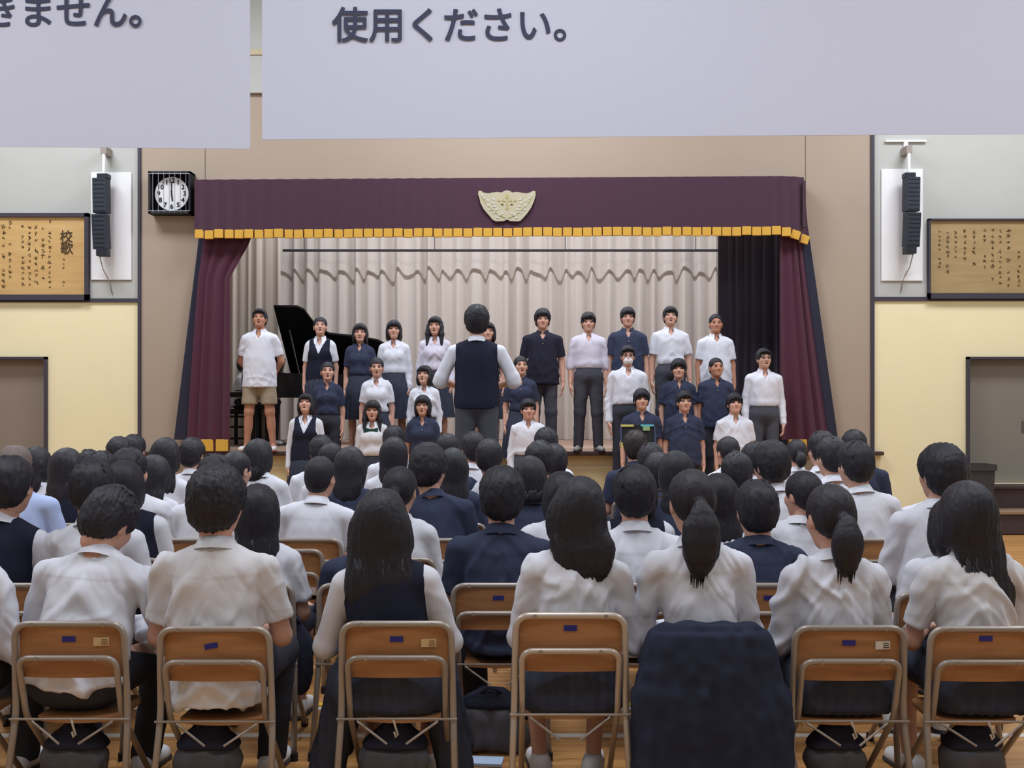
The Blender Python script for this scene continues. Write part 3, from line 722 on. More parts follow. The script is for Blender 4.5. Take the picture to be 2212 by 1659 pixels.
def pose_seated(dx, ztop, f, lean=4, hs=1.08, look=(0, 0, 0), arms='lap', g=None, sw=None, fat=1.0, seat=.425, pitch_extra=0):
    """dx = head centre sideways of the hips; ztop = top of the hair"""
    g = g or (.95 if f else 1.0)
    P = A3(0, 0, seat+.092*g); Rh = rot(*look)
    neck = ztop-P[2]-(.124*hs)*max(.75, math.cos(math.radians(look[1])))-.128*hs
    L = math.hypot(neck, dx); t = max(.62, L/(.505*g*math.cos(math.radians(lean))))
    tilt = math.degrees(math.atan2(dx, neck))*.62
    R = rot(0, -lean, tilt)
    J = dict(P=P, R=R, g=g, t=t, f=f, sw=(sw or (.158 if f else .182)), fat=fat, hs=hs, seated=True)
    nb = torso_pt(J, 0, -.006, .505); J['Hc'] = A3(dx, nb[1]+.016+.05*math.sin(math.radians(max(0, -look[1]))), ztop-.124*hs); J['Rh'] = Rh
    J['hip'] = [P+A3(s*.088, .01, -.005)*g for s in (-1, 1)]; J['kn'] = [P+A3(s*(.19 if arms == 'wide' and not f else .150), .43, .0)*g for s in (-1, 1)]
    J['an'] = [A3(s*.12*g, P[1]+.42*g, .085) for s in (-1, 1)]; J['toe'] = [A3(s*.15, 1, 0) for s in (-1, 1)]
    skeleton_arms(J, arms); return J

def body_arrays(J, mouth, h, hh, hands, curl=.6):
    S = Sdf(); g = J['g']; f = J['f']
    torso(S, J, -.006)
    nk = torso_pt(J, 0, -.015, .45); hd = J['Hc']+J['Rh'] @ (A3(0, -.022, -.06)*J['hs'])
    rn = (.047 if f else .054)*J['hs']; S.cap(nk, hd, rn+.004, rn, k=.03)
    ra = .92 if f else 1.0
    for i in (0, 1):
        S.cap(J['sh'][i], J['el'][i], .047*g*ra, .039*g*ra, k=.03); S.cap(J['el'][i], J['wr'][i], .039*g*ra, .026*g*ra, k=.02)
        S.cap(J['hip'][i], J['kn'][i], .080*g, .055*g, k=.05); S.cap(J['kn'][i], J['an'][i], .053*g, .035*g, k=.03)
        S.ell(J['kn'][i]*.62+J['an'][i]*.38+A3(0, -.016, 0)*g, (.045*g, .050*g, .11*g), k=.03)
        tz = J['toe'][i]/np.linalg.norm(J['toe'][i]); S.cap(A3(J['an'][i][0], J['an'][i][1], .05), A3(*(J['an'][i][:2]+tz[:2]*.12), .04), .034, .028, k=.02)
    parts = [S.mesh(h)[:2]]
    V, Q, _ = head_arrays(f, mouth, hh); parts.append((J['Hc']+(V*J['hs']) @ J['Rh'].T, Q))
    if hands:
        for i, s in enumerate((-1, 1)):
            V, Q, _ = hand_arrays(s, curl); B = align(J['hd'][i], (0, 1, 0) if abs(J['hd'][i][1]) < .8 else (-s, 0, .4))
            parts.append((J['wr'][i]+(V*g*(.92 if f else 1)) @ B.T, Q))
    return join(*parts)
def folds(V, N, J, amp, seed):
    q = ((V-J['P']) @ J['R'])/J['g']; x, y, z = q[:, 0], q[:, 1], q[:, 2]; a = np.abs(x)
    w = noise3(q*5.0, seed); w2 = noise3(q*7.0+11, seed+1)
    f1 = (.5+.5*np.sin((z+a*1.25)*30+5*w))**4; f2 = (.5+.5*np.sin((x*1.1-np.sign(x)*z*.30)*42+5*w2))**3; f3 = (.5+.5*np.sin((z-a*.4)*46+6*w2))**3
    m1 = np.clip(noise3(q*4+3, seed+2)*1.6+.5, 0, 1); m2 = np.clip(noise3(q*4.5+8, seed+4)*1.7+.3, 0, 1); m3 = np.clip(1.0-z/.16, 0, 1)
    d = f1*m1+f2*m2*.8+f3*m3*.5-.25+.35*noise3(q*17, seed+6)
    fine = noise3(np.stack([(x+z*.5*np.sign(x))*34, y*12, z*11], 1), seed+8); d = d+.35*np.abs(fine)
    seam = .35*(z/J['t'] > .375+.06*a)*(y < .01)*(a < J['sw']-.01)+.30*(a > J['sw']-.004+.02*w2)*(z > .25)+.25*((a < .017) & (y > .03) & (z < .41))
    return V+N*(amp*d+min(amp*1.0, .004)*seam)[:, None]
def in_torso(J, f):
    P, R, g, t = J['P'], J['R'], J['g'], J['t']
    def go(X, Y, Z):
        dx, dy, dz = X-P[0], Y-P[1], Z-P[2]
        a, b, c = ((R[0, i]*dx+R[1, i]*dy+R[2, i]*dz)/g for i in range(3))
        return f(a, b, c/t)
    return go
def shirt_arrays(J, h, sleeve, tuck, amp, seed, e=.012, hem=None):
    """sleeve: 'short','long','roll'; tuck: cut at the waist, else hangs over the hips"""
    S = Sdf(); g, f = J['g'], J['f']
    torso(S, J, e, waist=.012 if tuck else .022)
    if tuck: S.ell(torso_pt(J, 0, .004, .13), ((.138 if f else .146)*g+e, (.106)*g+e, .07*g), J['R'], .03)
    else:   # hangs straight over the hips
        w = (.172 if J['seated'] else .194)*g*J.get('fat', 1)+e
        S.cap(torso_pt(J, 0, -.01 if J['seated'] else 0, .10), torso_pt(J, 0, -.025 if J['seated'] else 0, -.34), w*.92, w*1.02, k=.05, flat=(1, .70, 1), R=J['R'])
    # neck opening
    S.fn(in_torso(J, lambda a, b, c: np.minimum(.058-np.sqrt(a*a+(b+.012)**2*.9)+np.clip(b, 0, .1)*.25, c-.432-np.clip(-b, 0, .1)*.45)*g))
    S.fn(in_torso(J, lambda a, b, c: np.minimum((c-.385)*.40-np.abs(a), b-.02)*g))
    if tuck: S.cut(-J['R'][:, 2], -(J['R'][:, 2].dot(torso_pt(J, 0, 0, .082))), .01)
    else:
        hm = hem if hem is not None else -.11
        S.fn(in_torso(J, lambda a, b, c: (hm-c+(1.6*a*a if J['seated'] else 0*a))*g))
        if J['seated']: S.fn(lambda X, Y, Z: np.minimum(Y-.055*g+0*X, J['P'][2]+.10-Z)); S.cut((0, 0, -1), -.425)
    for i, s in enumerate((-1, 1)):
        sh, el, wr = J['sh'][i], J['el'][i], J['wr'][i]
        if sleeve == 'short':
            en = sh+(el-sh)*.74; S.cap(sh+(el-sh)*.02, en, (.050 if J['f'] else .055)*g, (.055 if J['f'] else .061)*g, k=.022)
            d = (el-sh)/np.linalg.norm(el-sh)
            S.fn((lambda en, d, s: lambda X, Y, Z: np.minimum(((X-en[0])*d[0]+(Y-en[1])*d[1]+(Z-en[2])*d[2]), np.minimum(.085-np.sqrt((X-en[0])**2+(Y-en[1])**2+(Z-en[2])**2), s*(X-J['P'][0])-.10*g)))(en, d, s))
        elif sleeve == 'roll':
            en = el+(wr-el)*.12; S.cap(sh, el, .056*g, .055*g, k=.025); S.cap(el+(sh-el)*.15, en, .057*g, .056*g, k=.02)
        else:
            S.cap(sh, el, .055*g, .050*g, k=.025); S.cap(el, el+(wr-el)*.95, .051*g, .040*g, k=.02); S.cap(el+(wr-el)*.86, el+(wr-el)*.98, .037*g, .036*g, k=.008)
    V, Q, N = S.mesh(h); return folds(V, N, J, amp, seed), Q
def vest_arrays(J, h, seed, amp=.0025, e=.021):
    S = Sdf(); torso(S, J, e, waist=.014); g = J['g']; w = .160*g+e
    S.cap(torso_pt(J, 0, 0, .08), torso_pt(J, 0, 0, -.30), w*.92, w, k=.05, flat=(1, .72, 1), R=J['R'])
    for i in (0, 1):
        sh, el = J['sh'][i], J['el'][i]; s = (-1, 1)[i]
        S.fn(in_torso(J, (lambda s: lambda a, b, c: np.minimum((s*a-(J['sw']-(.004 if J['seated'] else .016))-np.clip(.34-c, 0, .1)*.3), c-.19)*g)(s)))   # armhole
    S.fn(in_torso(J, lambda a, b, c: np.minimum(.068-np.sqrt(a*a+(b+.012)**2), c-.38)*g))
    S.fn(in_torso(J, lambda a, b, c: np.minimum((c-.285)*.42-np.abs(a), b-.02)*g))                                      # V neck
    S.fn(in_torso(J, lambda a, b, c: ((-.07 if not J['seated'] else -.03)-c+0*a)*g))
    V, Q, N = S.mesh(h); return folds(V, N, J, amp, seed), Q
def collar_arrays(J, gap=22, drop=.030, pt=.045):
    g = J['g']; n = 40; V = []; half = math.radians(180-gap)
    for i in range(n+1):
        a = -half+2*half*i/n; fr = (1-math.cos(a))/2; tip = max(0, (abs(a)/half-.72)/.28)
        for r, z in ((.055, -.020), (.057, .032), (.064, .038), (.086+.014*tip+.012*fr, -.006-pt*tip)):
            V.append(torso_pt(J, math.sin(a)*r, -.014-math.cos(a)*r*1.02+.014*fr, .497+(z-drop*fr-(.014*fr if r > .07 else 0))/J['t']))
    Q = [(i*4+k, i*4+k+1, i*4+k+5, i*4+k+4) for i in range(n) for k in range(3)]
    return np.array(V), np.array(Q)
def trousers_arrays(J, h, e=.016, seed=0, short=False, amp=.003):
    S = Sdf(); g = J['g']; torso(S, J, e-.001, k=.06)
    S.p = S.p[:2] if not J['f'] else S.p[:2]
    for i in (0, 1):
        hp, kn, an = J['hip'][i], J['kn'][i], J['an'][i]
        if short: S.cap(hp, hp+(kn-hp)*.86, .098*g, .094*g, k=.05)
        else:
            S.cap(hp, kn, (.108 if J['seated'] else .094)*g, (.080 if J['seated'] else .072)*g, k=.045); S.cap(kn, an+(kn-an)*-.08, .070*g, .060*g, k=.025)
    if not short: S.cut((0, 0, -1), -.055)
    elif not J['seated']: S.cut((0, 0, -1), -(J['kn'][0][2]+.085*g))
    S.cut(J['R'][:, 2], J['R'][:, 2].dot(torso_pt(J, 0, 0, .115)))
    V, Q, N = S.mesh(h); return folds(V, N, J, amp, seed), Q
def skirt_standing(J, length=.50, seed=0):
    g = J['g']; P = J['P']; n = 120; m = 9; V = []; rs = random.Random(seed); z0 = P[2]+.105*g; z1 = P[2]-length*g
    for j in range(m+1):
        t = j/m; z = z0+(z1-z0)*t; rx = (.128+.042*min(1, t*2.8)+.058*t)*g*1.06; ry = (.100+.034*min(1, t*2.8)+.058*t)*g*1.06
        for i in range(n):
            a = 2*math.pi*i/n; ph = (i % 6)/6.0; pl = (ph-.5)*.030*t*g
            V.append((math.cos(a+ph*.02)*(rx+pl), math.sin(a+ph*.02)*(ry+pl)+P[1], z))
    Q = [(j*n+i, j*n+(i+1) % n, (j+1)*n+(i+1) % n, (j+1)*n+i) for j in range(m) for i in range(n)]
    return np.array(V), np.array(Q)
def skirt_seated(J, h, seed=0, wide=0.0):
    S = Sdf(); g = J['g']; P = J['P']
    torso(S, J, .020); S.p = S.p[:2]
    for s in (-1, 1):
        S.cap(P+A3(s*.085, -.01, -.012)*g, P+A3(s*.125, .40, .0)*g, .104*g, .100*g, k=.10)
        if wide: S.cap(P+A3(s*.19, .02, -.03)*g, A3(s*(.215+wide), P[1]+.06, .14), .060, .075, k=.10); S.cap(P+A3(s*.19, .25, -.03)*g, A3(s*(.21+wide), P[1]+.28, .16), .060, .07, k=.10)
    S.cap(P+A3(0, .05, -.03)*g, P+A3(0, .38, -.03)*g, .085*g, .09*g, k=.08)
    S.cap(P+A3(-.115, -.060, -.065), P+A3(.115, -.060, -.065), .068, k=.06); S.cap(P+A3(-.12, -.050, -.03), P+A3(.12, -.050, -.03), .070, k=.06)
    S.cut(J['R'][:, 2], J['R'][:, 2].dot(torso_pt(J, 0, 0, .115))); S.cut((0, 1, 0), P[1]+.43*g)
    S.cut((0, 0, -1), -.394 if not wide else -.12, .012)
    V, Q, N = S.mesh(h)
    d = (np.abs(((V[:, 0]*26) % 1)-.5)-.25)*.010
    return folds(V, N, J, .003, seed)+N*d[:, None], Q
def shoe_arrays():
    def go():
        S = Sdf(); S.cap((0, -.045, .040), (0, .145, .032), .041, .036, k=.02, flat=(1, 1, .95)); S.cap((0, -.035, .05), (0, -.01, .085), .040, .036, k=.03); S.cut((0, 0, -1), -.016); S.cut((0, 0, 1), .088)
        return S.mesh(.009)
    def sole():
        S = Sdf(); S.cap((0, -.047, .012), (0, .150, .012), .044, .040, flat=(1, 1, .8)); S.cut((0, 0, -1), -.0); S.cut((0, 0, 1), .019)
        return S.mesh(.008)
    return cached('shoe', go), cached('sole', sole)
def face_meshes():
    def go():
        o = {}
        S = Sdf(); S.ell((0, 0, 0), (.0145, .0052, .0074)); o['eye'] = quadmesh('eye', *S.mesh(.0022)[:2])
        V, Q = tube([(-.017, -.006, -.003), (-.006, .001, .002), (.006, .001, .002), (.017, -.006, -.003)], [.001, .0030, .0030, .001], 6); o['eyebrow'] = quadmesh('eyebrow', V, Q)
        S = Sdf(); S.ell((0, 0, 0), (.0150, .006, .0085)); o['mouth'] = quadmesh('mouth', *S.mesh(.0026)[:2])
        S = Sdf(); S.ell((0, .001, .0028), (.0195, .006, .0035), k=.003); S.ell((0, 0, -.0030), (.0175, .006, .0042), k=.003); o['lips'] = quadmesh('lips', *S.mesh(.0024)[:2])
        o['eye'].materials.append(M_EYE); o['eyebrow'].materials.append(M_HAIR); o['mouth'].materials.append(M_MOUTH); o['lips'].materials.append(M_LIP)
        return o
    return cached('face', go)
def head_mat(J): 
    M = Matrix.Identity(4)
    for i in range(3):
        for k in range(3): M[i][k] = J['Rh'][i, k]*J['hs']
        M[i][3] = J['Hc'][i]
    return M
def on_head(name, me, root, J, off=(0, 0, 0), rz=0):
    o = bpy.data.objects.new(name, me); COL.objects.link(o); o.parent = root
    o.matrix_local = head_mat(J) @ Matrix.Translation(off) @ Matrix.Rotation(math.radians(rz), 4, 'Z'); return o

def person(J, loc, rz, label, group, top, bottom, hair, mouth=0, face=False, res=1.0, skin=None, seed=0, hands=True,
           hairkw={}, hair_mat=None, shoes=None, glasses=False, mask=False, ribbon=False, hem=None, skirt_wide=0.0, hh=None, name='person', shared=None):
    """top: (kind, material[, vest])   bottom: ('trousers'|'shorts'|'skirt', material)"""
    skin = skin or M_SKIN; h = .0115*res
    hh = hh or (.0062 if face else .012)
    sk = ('body', shared); 
    if shared and sk in CACHE: me = CACHE[sk]
    else:
        me = quadmesh(name, *body_arrays(J, mouth, .016, hh, hands)); me.materials.append(skin)
    root = link(name, me, None, None, loc, (0, 0, rz)); tag(root, label, 'person', group)
    Vh, Qh, FLh = hair_arrays(hair, seed, (.0062 if face or res < .8 else .0085)*1.0, J['Rh'].T @ A3(0, 0, -1), frontal=face, **hairkw)
    hm = quadmesh('hair', Vh, Qh); fa = hm.attributes.new('flow', 'FLOAT_VECTOR', 'POINT'); fa.data.foreach_set('vector', FLh.astype(np.float32).ravel()); hm.materials.append(hair_mat or M_HAIR); on_head('hair', hm, root, J)
    if hair == 'pony':
        mb = MB(); sw = hairkw.get('sway', 0); mb.tube([(math.cos(a)*.019+sw*.32, -.117, .002+math.sin(a)*.019) for a in np.linspace(0, 2*math.pi, 13)[:-1]], .006, 6, closed=True)
        o = mb.build('hair_tie', M_TIE, root); o.matrix_local = head_mat(J)
    kind, mt = top[0], top[1]; vest = len(top) > 2
    sleeve = {'s': 'short', 'l': 'long', 'r': 'roll'}[kind[0]]; tuck = 't' in kind[1:]
    link('shirt', quadmesh('shirt', *shirt_arrays(J, h, sleeve, tuck, (.0035 if vest else .0165) if res < .7 else (.003 if vest else (.010 if res < 1 else .0075)), seed, hem=hem)), mt, root)
    link('collar', quadmesh('collar', *collar_arrays(J)), mt, root)
    if vest: link('vest', quadmesh('vest', *vest_arrays(J, h, seed+1)), M_VEST, root)
    bk, bm_ = bottom
    if bk == 'skirt':
        V, Q = skirt_seated(J, .0125*res, seed, skirt_wide) if J['seated'] else skirt_standing(J, seed=seed)
        link('skirt', quadmesh('skirt', V, Q, smooth=J['seated']), bm_, root)
    else: link(bk, quadmesh(bk, *trousers_arrays(J, .014*min(res, 1.1), seed=seed, short=bk == 'shorts')), bm_, root)
    if ribbon:
        mb = MB(); c = torso_pt(J, 0, .098, .40)
        mb.box(c, (.03, .022, .03), ch=.006)
        for s in (-1, 1):
            mb.prism([(c[0]+s*.012, c[2]+.012), (c[0]+s*.075, c[2]+.032), (c[0]+s*.070, c[2]-.026), (c[0]+s*.012, c[2]-.010)], 'y', c[1]-.004, c[1]+.008)
            mb.prism([(c[0]+s*.002, c[2]-.01), (c[0]+s*.018, c[2]-.01), (c[0]+s*.034, c[2]-.10), (c[0]+s*.008, c[2]-.085)], 'y', c[1]-.002, c[1]+.006)
        mb.build('ribbon', M_GREEN, root)
    if face and mt in (M_NAVY, M_BLACKP):
        p = torso_pt(J, 0, .119 if not J['f'] else .124, .352); q = torso_pt(J, 0, .137, .352)
        MB().cyl(p, p*.35+q*.65, .0065, 10).build('button', M_SHOEG, root)
    if face:
        fm = face_meshes()
        for s in (-1, 1):
            on_head('eye', fm['eye'], root, J, (s*.0315, .0835, .006)); on_head('eyebrow', fm['eyebrow'], root, J, (s*.0315, .0885, .030), -s*8)
        if mask:
            S = Sdf(); S.ell((0, .058, -.052), (.056, .052, .052)); S.cut((0, -1, 0), -.045); S.fn(lambda X, Y, Z: Z+.012+0*X-(.012*(1-(X/.05)**2))-.0); V, Q, _ = S.mesh(.006)
            mm = quadmesh('mask', V, Q); mm.materials.append(M_MASK); on_head('face_mask', mm, root, J)
        else:
            on_head('mouth', fm['mouth'] if mouth else fm['lips'], root, J, (0, .0845 if mouth else .0885, -.064 if mouth else -.058))
        if glasses:
            mb = MB()
            for s in (-1, 1):
                mb.tube([(s*.032+math.cos(a)*.0225, .101, .006+math.sin(a)*.0165) for a in np.linspace(0, 2*math.pi, 17)[:-1]], .0020, 6, closed=True)
                mb.tube([(s*.054, .100, .010), (s*.074, .07, .010), (s*.083, -.01, .004)], .0019, 6)
            mb.tube([(-.010, .102, .010), (0, .105, .012), (.010, .102, .010)], .0018, 6)
            o = mb.build('glasses', M_GLASS, root); o.matrix_local = head_mat(J)
    if shoes is not False:
        sm, so = shoes or (M_SHOEW, M_SOLED)
        a, b = shoe_arrays()
        m1 = cached(('shoe', sm.name), lambda: quadmesh('shoe', a[0], a[1])); m2 = cached(('sole', so.name), lambda: quadmesh('sole', b[0], b[1]))
        if not m1.materials: m1.materials.append(sm)
        if not m2.materials: m2.materials.append(so)
        for i in (0, 1):
            t = J['toe'][i]; o = link('shoe', m1, None, root, (J['an'][i][0], J['an'][i][1], 0), (0, 0, math.atan2(-t[0], t[1])))
            link('sole', m2, None, o)
    return root
# ------------------------------------------------------------------ things on the front wall
M_SPK = mat('speaker_black', (48, 54, 64), .6, .3, bump=((500, 500, 500), .3, .001)); M_SPKD = mat('speaker_dark', (34, 37, 44), .5, .3)
M_BOARD = mat('speaker_board_white', (232, 232, 232), .7, .2); M_STEELW = mat('bracket_white', (236, 236, 234), .4, .4); M_BRK = mat('bracket_grey', (150, 140, 130), .5, .4)
def line_speaker(cx, top, bot, px0, px1, py0, py1, side, label):
    r = empty('wall_speaker', (X(cx), YW, Zp(bot))); tag(r, label, 'speaker', 'line speakers either side of the stage'); lo = r.location
    L_ = lambda p: X(p)-lo.x
    H_ = lambda p: Zp(p)-lo.z
    MB().box(((L_(px0)+L_(px1))/2, -.012, (H_(py0)+H_(py1))/2), (L_(px1)-L_(px0), .022, H_(py0)-H_(py1)), ch=.003).build('mounting_board', M_BOARD, r)
    w = .165; hh = (H_(top)-H_(bot)); h2 = hh*.49
    tilt = math.radians(3*side); zc = hh*.5
    for k, z in ((0, zc+h2/2+.004), (1, zc-h2/2-.004)):
        R_ = Matrix.Rotation(tilt, 3, 'Z') @ Matrix.Rotation(math.radians(2 if k == 0 else 6), 3, 'X')
        c = MB().box((0, -.20-.010*k, z), (w, .15, h2-.008), R_, ch=.006).build('speaker_cabinet', M_SPK, r)
        g_ = MB(); R2 = Matrix(R_)
        for j in range(8):
            g_.box(Vector((0, -.20-.010*k, z))+R2 @ Vector((0, -.077, -h2/2+.03+j*(h2-.06)/7)), (w-.03, .004, .010), R_)
        g_.build('grille_bar', M_SPKD, c)
    MB().box((side*-.025, -.19, hh+.02), (.13, .12, .055), ch=.004).build('top_clamp', M_SPKD, r)
    MB().box((side*-.02, -.20, -.035), (.13, .13, .085), ch=.006).build('bottom_clamp', M_SPKD, r)
    b = MB(); b.cyl((side*-.02, -.18, hh+.04), (side*-.02, -.18, hh+.32), .020, 12); b.build('hanging_rod', M_STEELW, r)
    b = MB(); b.box((side*-.02, -.10, hh+.34), (.07, .20, .09)); b.build('wall_arm', M_BRK, r)
    b = MB(); b.box((0, -.02, hh+.48), (.50, .035, .022)); b.box((0, -.02, hh+.41), (.05, .03, .16)); b.build('wall_bracket', M_STEELW, r)
    MB().tube([(side*.03, -.20, -.05), (side*.035, -.06, -.22), (side*-.02, -.02, -.34), (side*-.06, -.015, -.52)], .006, 6).build('cable', M_BRK, r)
line_speaker(233, 392, 545, 198, 285, 373, 605, -1, 'black line speaker on a white board left of the clock and stage')
line_speaker(1955, 390, 540, 1903, 1992, 366, 607, 1, 'black line speaker on a white board right of the stage')

# clock behind a wire guard
ck = empty('wall_clock', (X(377), YW, Zp(467))); tag(ck, 'round white wall clock in a black box with wire guard', 'clock')
b = MB(); hw = .255
for s in (-1, 1): b.box((s*(hw-.012), -.10, hw), (.024, .20, 2*hw)); b.box((0, -.10, hw+s*(hw-.012)), (2*hw, .20, .024))
b.box((0, -.01, hw), (2*hw, .02, 2*hw)); b.build('case', M_BLACK, ck)
MB().cyl((0, -.03, hw+.0), (0, -.10, hw+.0), .212, 48).build('clock_rim', M_BLACK, ck)
face_o = MB().cyl((0, -.10, hw), (0, -.108, hw), .204, 48).build('clock_face', mat('clock_face', (236, 236, 236), .5, .3), ck)
M_INK = mat('ink_black', (36, 36, 42), .7, .2)
def text_mesh(name, s, size, m, parent, loc, rot=(math.pi/2, 0, 0), bold=0.0, align='CENTER', ext=.0015, sub=None):
    cu = bpy.data.curves.new(name, 'FONT'); cu.body = s; cu.size = size; cu.align_x = align; cu.align_y = 'CENTER'; cu.extrude = ext; cu.resolution_u = 4
    o = bpy.data.objects.new(name, cu); COL.objects.link(o); bpy.context.view_layer.update()
    me = bpy.data.meshes.new_from_object(o.evaluated_get(bpy.context.evaluated_depsgraph_get())); bpy.data.objects.remove(o); me.name = name
    if bold:      # heavier strokes: the glyphs doubled at small offsets, each a hair in front of the last
        bm = bmesh.new(); 
        for k in range(9):
            d = Vector((0, 0, 0)) if k == 0 else Vector((math.cos(k*math.pi/4)*bold, math.sin(k*math.pi/4)*bold, k*ext*.08)); b2 = bmesh.new(); b2.from_mesh(me); bmesh.ops.translate(b2, verts=b2.verts[:], vec=d)
            t = bpy.data.meshes.new('t'); b2.to_mesh(t); b2.free(); bm.from_mesh(t); bpy.data.meshes.remove(t)
        bm.to_mesh(me); bm.free()
    me.materials.clear(); me.materials.append(m)
    return link(name, me, None, parent, loc, rot)
for k in range(1, 13):
    a = math.radians(30*k); text_mesh('numeral', str(k), .078, M_INK, ck, (math.sin(a)*.158, -.110, hw+math.cos(a)*.158), bold=.0022)
def hand(name, ang, L, w):
    o = MB().box((0, 0, L/2-.02), (w, .004, L+.04)).build(name, M_INK, ck, (0, -.114-.004*(w < .014), hw)); o.rotation_euler = (0, math.radians(ang), 0)
hand('hour_hand', 174, .09, .016); hand('minute_hand', 0, .14, .011)
g = MB(); M_WIRE = mat('guard_wire', (150, 156, 164), .35, .5, metal=.6)
for k in range(7): g.cyl((-.20+k*.0667, -.198, .01), (-.20+k*.0667, -.198, 2*hw-.01), .0035, 6)
for z in (.03, 2*hw-.03): g.cyl((-.25, -.201, z), (.25, -.201, z), .004, 6)
g.build('wire_guard', M_WIRE, ck)

# framed calligraphy boards
M_PANELW = wood('calligraphy_wood', (196, 156, 96), (208, 172, 112), (2, 2, 14), .55); M_PANELR = wood('calligraphy_wood_right', (158, 132, 88), (172, 146, 102), (2, 2, 14), .55)
M_INKF = mat('ink_faded', (92, 72, 46), .8, .1)
def strokes(mb, cx, cz, s, rr, y):
    for _ in range(rr.randint(5, 8)):
        a = rr.choice((0, 0, math.pi/2, math.pi/2, .8, -.8, 2.3)); L = s*rr.uniform(.35, .95); w = s*rr.uniform(.09, .15); x0 = cx+rr.uniform(-.3, .3)*s; z0 = cz+rr.uniform(-.35, .35)*s
        dx, dz = math.cos(a)*L/2, math.sin(a)*L/2; nx, nz = -math.sin(a)*w/2, math.cos(a)*w/2
        mb.add([(x0-dx-nx, y, z0-dz-nz), (x0+dx-nx*.5, y, z0+dz-nz*.5), (x0+dx+nx*.5, y, z0+dz+nz*.5), (x0-dx+nx, y, z0-dz+nz)], [(0, 1, 2, 3)])
def board(x0, x1, y0, y1, fr, frt, frb, m, cols, label, seed, title=None):
    r = empty('calligraphy_board', (X((x0+x1)/2), YW, Zp(y1))); tag(r, label, 'framed board', 'framed calligraphy boards'); lo = r.location
    L_ = lambda p: X(p)-lo.x
    w, h_ = X(x1)-X(x0), Zp(y0)-Zp(y1)
    MB().box((0, -.02, h_/2), (w-.01, .03, h_-.01)).build('board_panel', m, r)
    b = MB(); b.box((-w/2+fr/2, -.035, h_/2), (fr, .07, h_)); b.box((w/2-fr/2, -.035, h_/2), (fr, .07, h_)); b.box((0, -.035, h_-frt/2), (w, .07, frt)); b.box((0, -.035, frb/2), (w, .07, frb)); b.build('frame', M_TRIM, r)
    rr = random.Random(seed); mb = MB()
    for cxp, yt, yb, cs in cols:
        yy = yt
        while yy < yb:
            if rr.random() < .86: strokes(mb, L_(cxp), Zp(yy)-lo.z, cs/176*rr.uniform(.7, 1.05), rr, -.0375)
            yy += cs*rr.uniform(1.15, 1.5)
    mb.build('brush_writing', M_INKF, r)['kind'] = 'stuff'
    if title:
        for ch, (tx, ty) in zip('校歌', title): text_mesh('title_writing', ch, .16, mat('ink_title', (78, 62, 40), .8), r, (L_(tx), -.0385, Zp(ty)-lo.z), bold=.002)
cols = [(140, 562, 618, 6), (110, 480, 622, 8), (96, 495, 625, 9), (81, 492, 622, 10), (67, 492, 625, 9), (52, 490, 618, 9), (25, 482, 620, 9), (11, 490, 622, 10), (-6, 490, 622, 9), (-24, 490, 622, 9), (-42, 490, 622, 9), (-60, 490, 622, 9), (-80, 490, 622, 9)]
board(-150, 195, 462, 649, .046, .046, .066, M_PANELW, cols, 'large framed wooden board of brush writing left of the stage', 3, ((146, 514), (147, 539)))
cols = [(2027, 502, 585, 7), (2045, 504, 590, 8), (2062, 502, 575, 8), (2082, 500, 578, 9), (2102, 502, 576, 9), (2124, 498, 588, 9), (2141, 498, 620, 10), (2158, 500, 618, 8), (2176, 498, 618, 10), (2198, 545, 618, 8), (2216, 500, 615, 9), (2236, 500, 615, 9), (2258, 500, 615, 9), (2280, 500, 615, 9)]
board(2002, 2340, 474, 646, .024, .020, .066, M_PANELR, cols, 'framed wooden board of brush writing beside the right speaker', 7)

# ------------------------------------------------------------------ paper notices on glass near the camera; the hung banner form is made up
M_NOTICE = mat('notice_white', (212, 214, 230), .8, .2, bump=((300, 300, 300), .08, .001)); M_PRINT = mat('notice_print', (74, 76, 98), .8, .2)
SB = 287.5; YB = F_PX/SB
def banner(x0, x1, zl, zr, zt, txt, size, tx, ty, label):
    r = empty('paper_notice', ((x0+x1)/2, YB, (zl+zr)/2)); tag(r, label, 'banner', 'white paper notices built as hung banners'); lo = r.location
    n = 40; V = []
    for sd in (0, 1):
        for j in range(9):
            for i in range(n+1):
                q, t = i/n, j/8; x = x0+(x1-x0)*q; zb_ = zl+(zr-zl)*q; V.append((x-lo.x, .012*math.sin(q*9+t*2)*.4+sd*.006, lerp(zb_, zt, t)-lo.z))
    Q = []
    for sd in (0, 1):
        for j in range(8):
            for i in range(n): a = sd*9*(n+1)+j*(n+1)+i; q = (a, a+1, a+n+2, a+n+1); Q.append(q if sd == 0 else q[::-1])
    e = 9*(n+1)
    Q += [(i+1, i, e+i, e+i+1) for i in range(n)]+[(8*(n+1)+i, 8*(n+1)+i+1, e+8*(n+1)+i+1, e+8*(n+1)+i) for i in range(n)]
    link('notice_sheet', quadmesh('notice_sheet', V, Q, smooth=False), M_NOTICE, r)
    MB().cyl((x0-lo.x-.02, .003, zt-lo.z), (x1-lo.x+.02, .003, zt-lo.z), .022, 10).build('top_pole', M_STEELW, r)  # pole and cords added to carry the banner form
    for k in range(4):
        x = lerp(x0+.3, x1-.3, k/3); MB().cyl((x-lo.x, .003, zt-lo.z), (x-lo.x, .003, 7.2-lo.z), .006, 6).build('hanging_cord', M_STEELW, r)
    p = px(tx, ty, SB)
    text_mesh('printed_words', txt, size, M_PRINT, r, (p.x-lo.x, -.009, p.z-lo.z), bold=.0048, align='LEFT', ext=.001)
zpx = lambda y: EYE-(y-HOR)/SB
